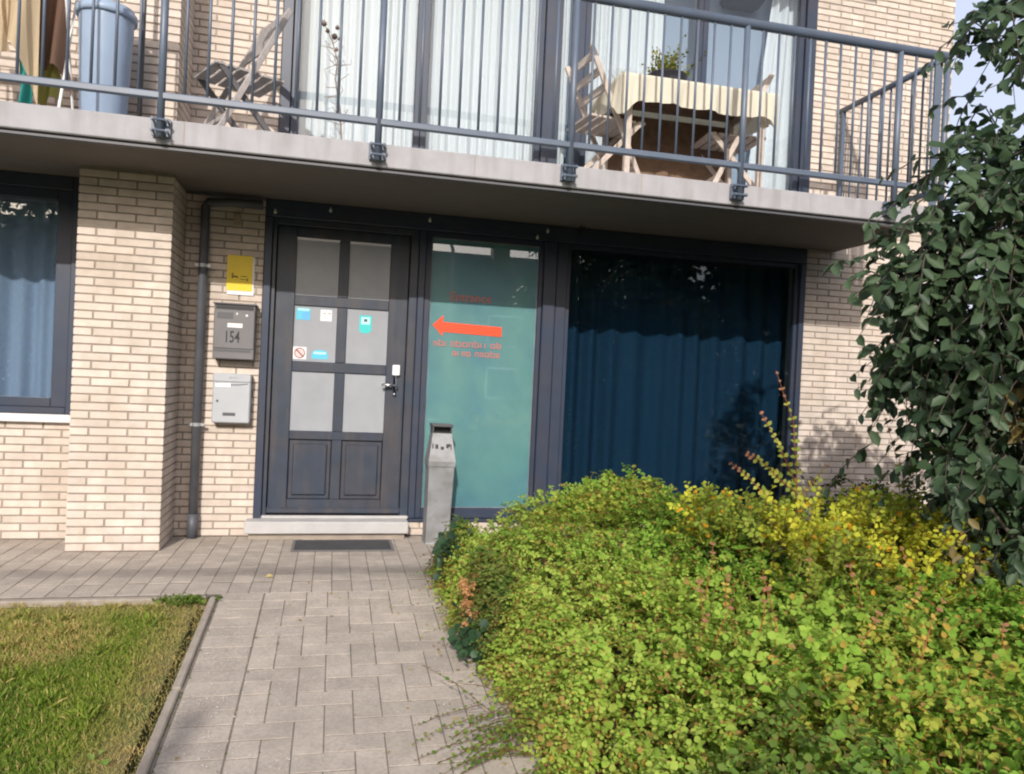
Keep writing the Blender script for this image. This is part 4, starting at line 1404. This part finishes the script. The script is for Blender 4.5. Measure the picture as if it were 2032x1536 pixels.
# tall loose shoots rising above the shrubs (parts of the green shrub)
def tall_shoot(pts, nleaf, ll, parent, cols=((0.20, 0.27, 0.05), (0.45, 0.46, 0.09)), red_tip=True, r=0.0028, side_len=0.0):
    f_ = 0.80 if pts[0][1] > -2 else 1.0          # foot of the shoot stands among the golden shrub
    pts = [Vector((0.7226 + (p[0] - 0.7226) * f_, -5.7638 + (p[1] + 5.7638) * f_, 1.2204 + (p[2] - 1.2204) * f_)) for p in pts]
    MB().tube(pts, [r * (1 - 0.75 * i / (len(pts) - 1)) for i in range(len(pts))], 6).build('shoot_stem', 'red_twig', parent, True)
    P_, D_, U_, L_, Cl = [], [], [], [], []
    seg = len(pts) - 1
    for k in range(nleaf):
        t = (k + 0.5) / nleaf
        u = t * seg; i = min(int(u), seg - 1)
        p = pts[i].lerp(pts[i + 1], u - i)
        d = (pts[i + 1] - pts[i]).normalized()
        s_ = d.cross(Vector((random.uniform(-1, 1), -0.8, random.uniform(-.2, .2)))).normalized()
        for sgn in (1, -1):
            dd = s_ * sgn * 0.9 + d * 0.5 + Vector([random.uniform(-.2, .2) for _ in range(3)])
            P_.append(p); D_.append(dd); U_.append(Vector((random.uniform(-.4, .4), -0.8, 0.7 + random.uniform(-.3, .3))))
            L_.append(ll * random.uniform(0.7, 1.2) * (1 - 0.45 * t))
            a = random.random()
            c1, c2 = cols
            cc = [c1[q_] * (1 - a) + c2[q_] * a for q_ in range(3)]
            if red_tip and t > 0.8: cc = [0.36, 0.19, 0.11]
            Cl.append(cc)
    leaf_batch('shoot_leaves', np.array([tuple(v) for v in P_]), np.array([tuple(v) for v in D_]), np.array([tuple(v) for v in U_]), np.array(L_), np.full(len(P_), 0.38), np.array(Cl), 'shrub_leaf', parent)
s1 = empty('tall_shoot', (0, 0, 0)); tag(s1, 'tall leafy shoot with side branches in front of the big window', 'shoot', 'tall shoots above the shrubs')
tall_shoot([(3.42, -1.8, 0.42), (3.40, -1.8, 0.75), (3.36, -1.8, 1.05), (3.23, -1.8, 1.34)], 20, 0.034, s1)
tall_shoot([(3.41, -1.8, 0.66), (3.30, -1.8, 0.86), (3.22, -1.82, 0.97), (3.13, -1.82, 1.10)], 12, 0.034, s1)
tall_shoot([(3.41, -1.8, 0.62), (3.27, -1.8, 0.72), (3.16, -1.84, 0.80), (3.04, -1.84, 0.86)], 12, 0.034, s1)
tall_shoot([(3.40, -1.8, 0.45), (3.22, -1.8, 0.60), (3.08, -1.8, 0.72), (2.96, -1.8, 0.80)], 13, 0.034, s1)
tall_shoot([(3.42, -1.8, 0.60), (3.52, -1.8, 0.70), (3.62, -1.78, 0.80)], 7, 0.034, s1)
s2 = empty('tall_shoot', (0, 0, 0)); tag(s2, 'thin reddish shoot standing in front of the right brick wall', 'shoot', 'tall shoots above the shrubs')
tall_shoot([(4.12, -1.8, 0.1), (4.13, -1.8, 0.55), (4.08, -1.8, 0.85), (3.95, -1.8, 1.18)], 14, 0.036, s2, cols=((0.35, 0.38, 0.07), (0.55, 0.5, 0.1)))
tall_shoot([(4.12, -1.8, 0.50), (4.2, -1.8, 0.62), (4.30, -1.82, 0.76)], 7, 0.036, s2)
s3 = empty('tall_shoot', (0, 0, 0)); tag(s3, 'short pinkish tipped shoot in front of the dark shrub', 'shoot', 'tall shoots above the shrubs')
tall_shoot([(3.75, -2.6, 0.2), (3.78, -2.6, 0.5), (3.76, -2.6, 0.70)], 9, 0.03, s3, cols=((0.4, 0.30, 0.14), (0.5, 0.45, 0.2)))
s4 = empty('tall_shoot', (0, 0, 0)); tag(s4, 'short green shoot at the right edge below the tree', 'shoot', 'tall shoots above the shrubs')
tall_shoot([(3.55, -3.2, 0.25), (3.58, -3.2, 0.5), (3.62, -3.2, 0.74)], 11, 0.034, s4)

# upright red-stemmed shoots standing out of the green shrub
us = random.Random(9)
for k in range(34):
    x = us.uniform(1.9, 3.5); y = us.uniform(-4.0, -2.7)
    if x < 2.3 and us.random() < 0.6: continue
    z = float(mound(np.array([x]), np.array([y]))[0])
    h_ = us.uniform(0.08, 0.20)
    dx, dy = us.uniform(-.08, .08), us.uniform(-.05, .05)
    tall_shoot([(x, y, z - 0.12), (x + dx * 0.3, y, z - 0.02), (x + dx * 0.7, y + dy, z + h_ * 0.5), (x + dx * 1.3, y + dy, z + h_)], 8, 0.027, sh,
               cols=((0.16, 0.27, 0.04), (0.42, 0.44, 0.08)) if k % 3 else ((0.42, 0.34, 0.06), (0.55, 0.42, 0.10)), r=0.0030)
# ================================================================== TREE AT THE RIGHT
def make_tree(name, label, trunk, crown_pts, leaf_len, wd, cols, parent_loc=(0, 0, 0), ntw=900, nl=9, tlen=(0.25, 0.5), n_single=0, m='tree_leaf', arch=0.6, group=None, spread=0.8, palette=8):
    r = empty(name, (0, 0, 0))
    tag(r, label, 'tree', group)
    tk = MB()
    for pts, r0, r1 in trunk:
        tk.tube(pts, [r0 + (r1 - r0) * i / (len(pts) - 1) for i in range(len(pts))], 9)
    tk.build('trunk', 'bark', r, True)
    base, nrm = crown_pts
    Lg = rng.uniform(tlen[0], tlen[1], len(base))
    o_ = shoots(base, nrm, Lg, nl, leaf_len, wd, arch=arch, spread=spread, jit=0.3)
    rC = rng.uniform(size=len(o_[0]))
    Cl = mix(cols[0], cols[1], rC * 0.7 + vnoise(o_[0], 3.0, 3) * 0.4)
    if len(cols) > 2:
        Cl = lerpc(Cl, cols[2], (vnoise(o_[0], 5.0, 13) > 0.93) * (rng.uniform(size=len(rC)) > 0.4) * 0.8)
    U_ = o_[2] + np.array([-0.2, -0.55, 0.2])
    D_ = o_[1] + np.array([0, 0, -0.55])
    if n_single:
        leaves_split(r, o_[0], D_, U_, o_[3], o_[4], Cl, m, n_single, fold=0.10, curl=0.16, palette=palette)
    else:
        leaf_batch('crown', o_[0], D_, U_, o_[3], o_[4], Cl, m, r, fold=0.1, curl=0.16)
    stems_batch('twigs', o_[6], o_[7], o_[8], 0.004 if leaf_len < 0.13 else 0.008, 'bark', r)
    return r
# crown envelope: left limit of the crown by height
zt_ = np.array([0.35, 0.72, 1.00, 1.09, 1.27, 1.39, 1.55, 1.70, 1.84, 2.01, 2.16, 2.21, 2.36, 2.59, 2.82, 3.10])
xl_ = np.array([3.15, 3.15, 2.96, 2.98, 3.06, 2.82, 2.90, 2.77, 2.72, 2.83, 2.84, 3.02, 3.17, 3.20, 3.17, 3.25])
Nt = 6000
zz = rng.uniform(0.15, 3.05, Nt)
xl = np.interp(zz, zt_, xl_) + 0.06 + 0.05 * np.clip((zz - 2.0) / 0.3, 0, 1)
xl = xl + 0.07 * np.sin(zz * 17 + 1) + 0.05 * np.sin(zz * 31)
xx = xl + 0.13 + rng.uniform(0, 1, Nt) ** 1.15 * 1.9
yy_ = -3.1 + rng.normal(size=Nt) * 0.10 + (rng.uniform(-1, 1, Nt) * np.clip((xx - xl) * 0.8, 0.0, 0.5))
zmax = np.where(xx > 3.55, 2.3 + 0.42 * np.exp(-((xx - 4.3) / 0.22) ** 2), 3.2)
ok = (yy_ < -2.5) & (yy_ > -3.9) & (zz < zmax)
ok &= (rng.uniform(size=Nt) < np.where(zz > 2.3, 0.66, 0.85)) & (vnoise(np.stack([xx, yy_, zz], 1), 6.5, 21) > 0.34)
base = np.stack([xx, yy_, zz], 1)[ok]
nrm = np.stack([-0.9 + 1.3 * np.clip((base[:, 0] - 3.3), 0, 1), -0.45 * np.ones(len(base)), 0.15 * np.ones(len(base))], 1)
trunk = [([(3.95, -3.15, -0.2), (3.9, -3.15, 0.6), (3.95, -3.1, 1.4), (4.0, -3.15, 2.0)], 0.05, 0.015),
         ([(3.92, -3.15, 0.3), (3.6, -3.2, 0.9), (3.3, -3.2, 1.5), (3.05, -3.2, 1.9)], 0.025, 0.006),
         ([(3.93, -3.15, 0.7), (3.65, -3.1, 1.5), (3.5, -3.2, 2.2), (3.38, -3.2, 2.9)], 0.025, 0.005),
         ([(3.92, -3.15, 0.15), (3.5, -3.3, 0.55), (3.25, -3.3, 0.8)], 0.018, 0.005),
         ([(3.93, -3.15, 0.8), (4.25, -3.2, 1.5), (4.5, -3.3, 2.1)], 0.025, 0.008)]
make_tree('broadleaf_tree', 'dark green large leaved tree at the right beside the balcony corner', trunk, (base, nrm), 0.090, 0.27,
          ((0.020, 0.046, 0.024), (0.075, 0.125, 0.055), (0.20, 0.14, 0.04)), ntw=0, nl=6, tlen=(0.14, 0.34), n_single=300, palette=14)

# ================================================================== ACROSS THE STREET (seen in the panes, casts the far shade)
def blob_crown(c, rad, n, seed, hollow=0.35):
    r_ = np.random.default_rng(seed)
    v = r_.normal(size=(n, 3)); v /= np.linalg.norm(v, axis=1, keepdims=True)
    q = v * (hollow + (1 - hollow) * r_.uniform(size=(n, 1)) ** 0.5)
    lump = 1 + 0.22 * np.sin(v @ np.array([4.1, 2.3, 3.2]) + seed) + 0.15 * np.sin(v @ np.array([-3, 7, 5.]))
    P_ = np.array(c) + q * np.array(rad) * lump[:, None]
    return P_, v
for (cx, cy, cz, rx_, ry_, rz_, n, lab, h0) in (
        (8.2, -9.8, 3.7, 2.7, 2.0, 3.6, 2600, 'tall dark tree across the pavement, right one', 1.4),
        (11.8, -9.4, 3.4, 2.6, 2.0, 3.4, 1500, 'tall dark tree across the pavement, far right one', 0.6),
        (-1.55, -10.3, 3.15, 0.55, 0.4, 0.36, 26, 'slim young tree across the pavement', 1.9),
        (-5.6, -13.0, 2.9, 2.2, 1.8, 1.75, 1100, 'round green tree across the pavement, left one', 1.6)):
    P_, v = blob_crown((cx, cy, cz), (rx_, ry_, rz_), n, int(cx * 10) % 97)
    kk = P_[:, 2] > -0.3
    make_tree('street_tree', lab, [([(cx, cy, -0.75), (cx + 0.1, cy, h0), (cx, cy, cz + 1)], 0.16, 0.05), ([(cx, cy, h0), (cx + 1.0, cy, cz)], 0.07, 0.02), ([(cx, cy, h0), (cx - 0.9, cy + 0.3, cz)], 0.07, 0.02)],
              (P_[kk], v[kk]), 0.20, 0.34, ((0.035, 0.065, 0.02), (0.09, 0.13, 0.035)), nl=8, tlen=(0.4, 0.8), group='trees across the pavement')
# hedge in front of them
hd = empty('hedge', (0, 0, 0)); tag(hd, 'clipped dark hedge along the pavement behind the viewer', 'hedge')
nh = 2600
hb_ = np.stack([rng.uniform(3.8, 13, nh), rng.uniform(-8.3, -7.5, nh), rng.uniform(-0.65, 1.1, nh)], 1)
oh = shoots(hb_, np.tile([[0, 0.3, 0.8]], (nh, 1)), rng.uniform(0.15, 0.3, nh), 7, 0.07, 0.35)
leaf_batch('foliage', oh[0], oh[1], oh[2], oh[3], oh[4], mix((0.03, 0.06, 0.02), (0.07, 0.11, 0.03), rng.uniform(size=len(oh[0]))), 'shrub_leaf', hd)

hs = empty('row_house', (-3, -31, -0.7)); tag(hs, 'long dark brick row house with tiled roof across the street', 'house')
MB().box(-24, 15, -4, 4, 0, 5.2).build('wall', 'far_wall', hs)
q = MB()
q.add([(-24.4, 4.4, 5.1), (15.4, 4.4, 5.1), (15.4, 0, 7.95), (-24.4, 0, 7.95), (-24.4, -4.4, 5.1), (15.4, -4.4, 5.1)], [(0, 1, 2, 3), (3, 2, 5, 4), (0, 3, 4), (1, 5, 2), (0, 4, 5, 1)])
q.build('roof', 'far_roof', hs)
for xc in (11.4, -2, -15):
    MB().box(xc - 0.4, xc + 0.4, 0.2, 1.0, 7.2, 8.6).build('chimney', 'far_wall', hs)
for xc in range(-21, 14, 4):
    for zc in (1.0, 3.3):
        f = MB().box(xc - 0.75, xc + 0.75, 4.0, 4.04, zc, zc + 1.4).build('window', 'white_plastic', hs)
        MB().box(xc - 0.66, xc + 0.66, 4.041, 4.05, zc + 0.09, zc + 1.31).build('pane', 'far_window', f)
ln_ = empty('street_lamp', (3.45, -12.6, -0.7)); tag(ln_, 'slim grey street lamp across the pavement', 'street lamp')
MB().tube([(0, 0, 0), (0, 0, 5.0), (-0.1, 0.1, 5.2), (-0.5, 0.4, 5.3)], [0.06, 0.045, 0.04, 0.03], 8).build('pole', 'lamp_steel', ln_, True)
MB().cbox(-0.85, -0.4, 0.3, 0.5, 5.26, 5.36, 0.03).build('lamp_head', 'lamp_steel', ln_)
# overhead cable whose shadow crosses the pavement
oc = MB()
cy0 = -1.02 - 9.0
oc.tube([(-14 + k * 2, cy0 - 0.02 * (k - 7), 9.0 * 0.56 - 0.0 + 0.01 * (k - 7) ** 2 * 0.1) for k in range(14)], 0.034, 6)
tag(oc.build('overhead_cable', 'cable'), 'thin overhead cable crossing above the front garden', 'cable')

# ================================================================== GRASS
def grass(x0, x1, y0, y1, n, name, hgt, dens_edge=True):
    x = rng.uniform(x0, x1, n); y = rng.uniform(y0, y1, n)
    # clumpy height
    P_ = np.stack([x, y, np.zeros(n)], 1)
    nn = vnoise(P_, 3.5, 31); n3 = vnoise(P_, 9.0, 32)
    edge = np.clip((0.10 - x) / 0.22, 0, 1) * np.clip((-1.56 - y) / 0.22, 0, 1)
    kk = rng.uniform(size=n) < (0.35 + 0.65 * edge)
    x, y, nn, n3, edge, P_ = x[kk], y[kk], nn[kk], n3[kk], edge[kk], P_[kk]
    P_[:, 2] = np.where(y > -1.5, 0, -0.09 * (-1.5 - y)) - 0.012
    m = len(x)
    D_ = np.stack([rng.normal(0, 0.6, m), rng.normal(0, 0.6, m), np.ones(m)], 1)
    U_ = rng.normal(size=(m, 3)); U_[:, 2] = 0.1
    Ln_ = hgt * rng.uniform(0.5, 1.3, m) * (0.6 + 0.6 * nn) * (0.55 + 0.45 * edge) * (1 + 0.9 * (vnoise(P_, 22.0, 51) > 0.8))
    rC = rng.uniform(size=m)
    Cl = mix((0.12, 0.235, 0.027), (0.38, 0.44, 0.07), rC * 0.6 + 0.35 * n3)
    dry = np.clip(1 - edge * 1.05, 0, 1) + 1.1 * np.clip((0.42 - nn) / 0.12, 0, 1) * (rng.uniform(size=m) < 0.6) + (rC > 0.88)
    dry += 0.6 * np.clip((-0.35 - x) / 0.7, 0, 1) * np.clip((-2.0 - y) / 0.8, 0, 1) * (rng.uniform(size=m) < 0.75)
    Cl = lerpc(Cl, (0.66, 0.50, 0.21), dry * 0.75)
    leaf_batch(name, P_, D_, U_, Ln_, np.full(m, 0.05), Cl, 'grass_blade', None, fold=0.02, curl=0.25)
    return m
grass(-2.0, 0.150, -3.9, -1.545, 170000, 'grass', 0.030)
bpy.data.objects['grass']['label'] = 'patchy green and straw coloured lawn left of the path'
bpy.data.objects['grass']['category'] = 'grass'
# moss and tiny weeds in the joints of the driveway
nm_ = 260
jx = 0.418 + 0.11 * rng.integers(0, 11, nm_) + rng.normal(0, 0.004, nm_)
jx[:90] = 0.192 + rng.normal(0, 0.006, 90)
jy = rng.uniform(-3.6, -1.5, nm_)
Pm = np.stack([jx, jy, -0.09 * (-1.5 - jy) - 0.001], 1)
am = rng.uniform(0, 6.28, nm_)
tag(leaf_batch('joint_weeds', Pm, np.stack([np.cos(am) * 0.6, np.sin(am), rng.uniform(0.1, 0.9, nm_)], 1), np.tile([[0, 0, 1.0]], (nm_, 1)), rng.uniform(0.004, 0.013, nm_), np.full(nm_, 0.3), mix((0.07, 0.11, 0.02), (0.24, 0.24, 0.07), rng.uniform(size=nm_)), 'shrub_leaf'), 'tiny weeds growing in the joints of the path', 'weeds')
# clover and broad weeds among the grass
nc = 1500
Pc = np.stack([rng.uniform(-1.4, 0.05, nc), rng.uniform(-3.8, -1.7, nc), np.zeros(nc)], 1)
kc = vnoise(Pc, 4.0, 41) > 0.62
Pc = Pc[kc]
Pc[:, 2] = np.where(Pc[:, 1] > -1.5, 0, -0.09 * (-1.5 - Pc[:, 1])) + 0.004
nc = len(Pc)
a_ = rng.uniform(0, 6.28, nc)
Dc = np.stack([np.cos(a_), np.sin(a_), rng.uniform(0.1, 0.8, nc)], 1)
tag(leaf_batch('clover', Pc, Dc, np.tile([[0, 0, 1.0]], (nc, 1)) + rng.normal(size=(nc, 3)) * 0.2, rng.uniform(0.012, 0.035, nc), np.full(nc, 0.36), mix((0.10, 0.20, 0.03), (0.24, 0.34, 0.08), rng.uniform(size=nc)), 'shrub_leaf'), 'broad leaved weeds and clover growing through the lawn', 'weeds')
# weed tuft at the lawn corner
wt = empty('weed', (0, 0, 0)); tag(wt, 'low green weed tuft at the corner of the lawn', 'weed')
bW = np.stack([rng.normal(0.04, 0.07, 60), rng.normal(-1.57, 0.03, 60), np.full(60, -0.01)], 1)
oW = shoots(bW, np.tile([[0, 0, 1.0]], (60, 1)), rng.uniform(0.03, 0.06, 60), 5, 0.03, 0.25, spread=0.7)
leaf_batch('foliage', oW[0], oW[1], oW[2], oW[3], oW[4], mix((0.06, 0.12, 0.02), (0.2, 0.26, 0.05), rng.uniform(size=len(oW[0]))), 'shrub_leaf', wt)

# pebbles and fallen leaves scattered on the paving
pb = MB()
for k in range(900):
    if k % 3:
        x, y = 0.20 + abs(random.gauss(0, 0.18)), random.uniform(-3.6, -1.9)
    else:
        x, y = random.uniform(0.2, 1.5), random.uniform(-3.4, -1.3)
    if k % 5 == 0:
        x, y = random.gauss(1.45, 0.1), random.uniform(-3.1, -1.6)
    s_ = random.uniform(0.002, 0.0048)
    z = gz(y) + s_ * 0.5 + 0.002
    a = random.uniform(0, 6.28)
    pts = [(x + s_ * math.cos(a + i * 1.257) * random.uniform(.7, 1.2), y + s_ * math.sin(a + i * 1.257) * random.uniform(.7, 1.2), z) for i in range(5)]
    pb.add(pts + [(x, y, z + s_ * 0.7), (x, y, z - s_ * 0.6)], [(i, (i + 1) % 5, 5) for i in range(5)] + [((i + 1) % 5, i, 6) for i in range(5)])
tag(pb.build('gravel', 'pebble'), 'small pale pebbles scattered over the paving', 'gravel', kind='stuff')
nf = 60
P_ = np.stack([np.where(rng.uniform(size=nf) < 0.7, rng.normal(1.35, 0.12, nf), rng.uniform(0.2, 1.5, nf)), rng.uniform(-3.2, -1.2, nf), np.zeros(nf)], 1)
P_[:, 2] = np.array([gz(v) for v in P_[:, 1]]) + 0.006
Df = rng.normal(size=(nf, 3)); Df[:, 2] *= 0.1
Uf = np.tile([[0, 0, 1.0]], (nf, 1)) + rng.normal(size=(nf, 3)) * 0.2
lf = leaf_batch('fallen_leaves', P_, Df, Uf, rng.uniform(0.012, 0.022, nf), np.full(nf, 0.35), mix((0.30, 0.18, 0.06), (0.5, 0.42, 0.12), rng.uniform(size=nf)), 'shrub_leaf')
tag(lf, 'dry little leaves scattered on the paving near the shrub', 'leaf litter')
tag(leaf_batch('fallen_leaf', np.array([[0.395, -1.16, 0.008]]), np.array([[1, 0.3, 0.1]]), np.array([[0, -0.3, 1.0]]), np.array([0.045]), np.array([0.4]), np.array([[0.70, 0.58, 0.25]]), 'shrub_leaf', kind=None), 'single pale yellow leaf lying on the paving before the door', 'leaf')

# ================================================================== PLANTS ON THE BALCONY
pt = empty('potted_plant', (2.96, -0.66, FZ + 0.708))
tag(pt, 'bushy green plant in a dark bowl on the tablecloth', 'potted plant')
q = MB(); q.lathe([(0.085, 0.0), (0.12, 0.05), (0.145, 0.12), (0.15, 0.13), (0.138, 0.13), (0.13, 0.115)], 0, 0, 22); q.build('pot', 'pot_plastic', pt, True)
nb = 46
bb = np.stack([rng.normal(0, 0.05, nb), rng.normal(0, 0.05, nb), np.full(nb, 0.11)], 1)
dd = np.stack([rng.normal(0, 0.40, nb), rng.normal(0, 0.40, nb), np.ones(nb)], 1)
oP = shoots(bb, dd, rng.uniform(0.12, 0.30, nb), 11, 0.036, 0.36, arch=0.1, spread=0.15)
leaf_batch('foliage', oP[0], oP[1], oP[2], oP[3], oP[4], mix((0.10, 0.17, 0.03), (0.42, 0.38, 0.08), rng.uniform(size=len(oP[0]))), 'shrub_leaf', pt)
stems_batch('twigs', oP[6], oP[7], oP[8], 0.002, 'twig', pt)
dt = empty('dried_twigs', (2.66, -0.62, FZ + 0.708))
tag(dt, 'small dried twig arrangement left of the potted plant', 'dried plant')
q = MB()
rr = random.Random(11)
for k in range(26):
    a = Vector((0, 0, 0.0)); b = Vector((rr.uniform(-.06, .06), rr.uniform(-.04, .04), rr.uniform(.04, .08))); c = b + Vector((rr.uniform(-.07, .10), rr.uniform(-.04, .04), rr.uniform(0.0, .10)))
    q.tube([a, b, c], [0.003, 0.002, 0.001], 4)
q.build('twigs', 'dry_twig', dt)
q = MB(); q.lathe([(0.03, 0.0), (0.04, 0.03), (0.038, 0.035)], 0, 0, 12); q.build('pot', 'white_plastic', dt)
th = empty('dried_thistle', (0.66, -0.70, FZ))
tag(th, 'tall dried thistle with dark seed heads before white curtain', 'dried plant')
q = MB(); q.lathe([(0.06, 0), (0.075, 0.06), (0.06, 0.065)], 0.05, 0, 16); q.build('pot', 'pot_plastic', th, True)
q = MB()
spine = [Vector((0.06, 0, 0.05)), Vector((0.04, 0, 0.30)), Vector((0.0, 0, 0.50)), Vector((0.01, 0, 0.62)), Vector((-0.03, 0, 0.74)), Vector((-0.08, 0, 0.84))]
q.tube(spine, [0.006, 0.005, 0.004, 0.004, 0.003, 0.002], 6)
rr = random.Random(5)
for k in range(34):
    t = rr.uniform(0, 4.0); i = int(t); p = spine[i].lerp(spine[i + 1], t - i)
    e_ = p + Vector((rr.uniform(-.09, .09), rr.uniform(-.05, .05), rr.uniform(-.03, .09)))
    f_ = e_ + Vector((rr.uniform(-.05, .05), rr.uniform(-.03, .03), rr.uniform(-.06, .05)))
    q.tube([p, e_, f_], [0.0028, 0.002, 0.001], 4)
q.build('stem', 'dry_twig', th)
for (x, z, s_) in ((-0.085, 0.845, 0.022), (-0.06, 0.80, 0.016), (0.0, 0.83, 0.016), (-0.015, 0.77, 0.022), (0.02, 0.76, 0.015), (0.0, 0.69, 0.014), (0.025, 0.68, 0.012)):
    q = MB(); q.lathe([(0.002, z - s_), (s_ * 0.9, z - s_ * 0.3), (s_ * 0.75, z + s_ * 0.4), (0.003, z + s_)], x, 0, 9); q.build('seed_head', 'dry_twig', th)

# keep datablocks tidy: names follow the kind, Blender's own suffixes separate the repeats
bpy.context.view_layer.update()
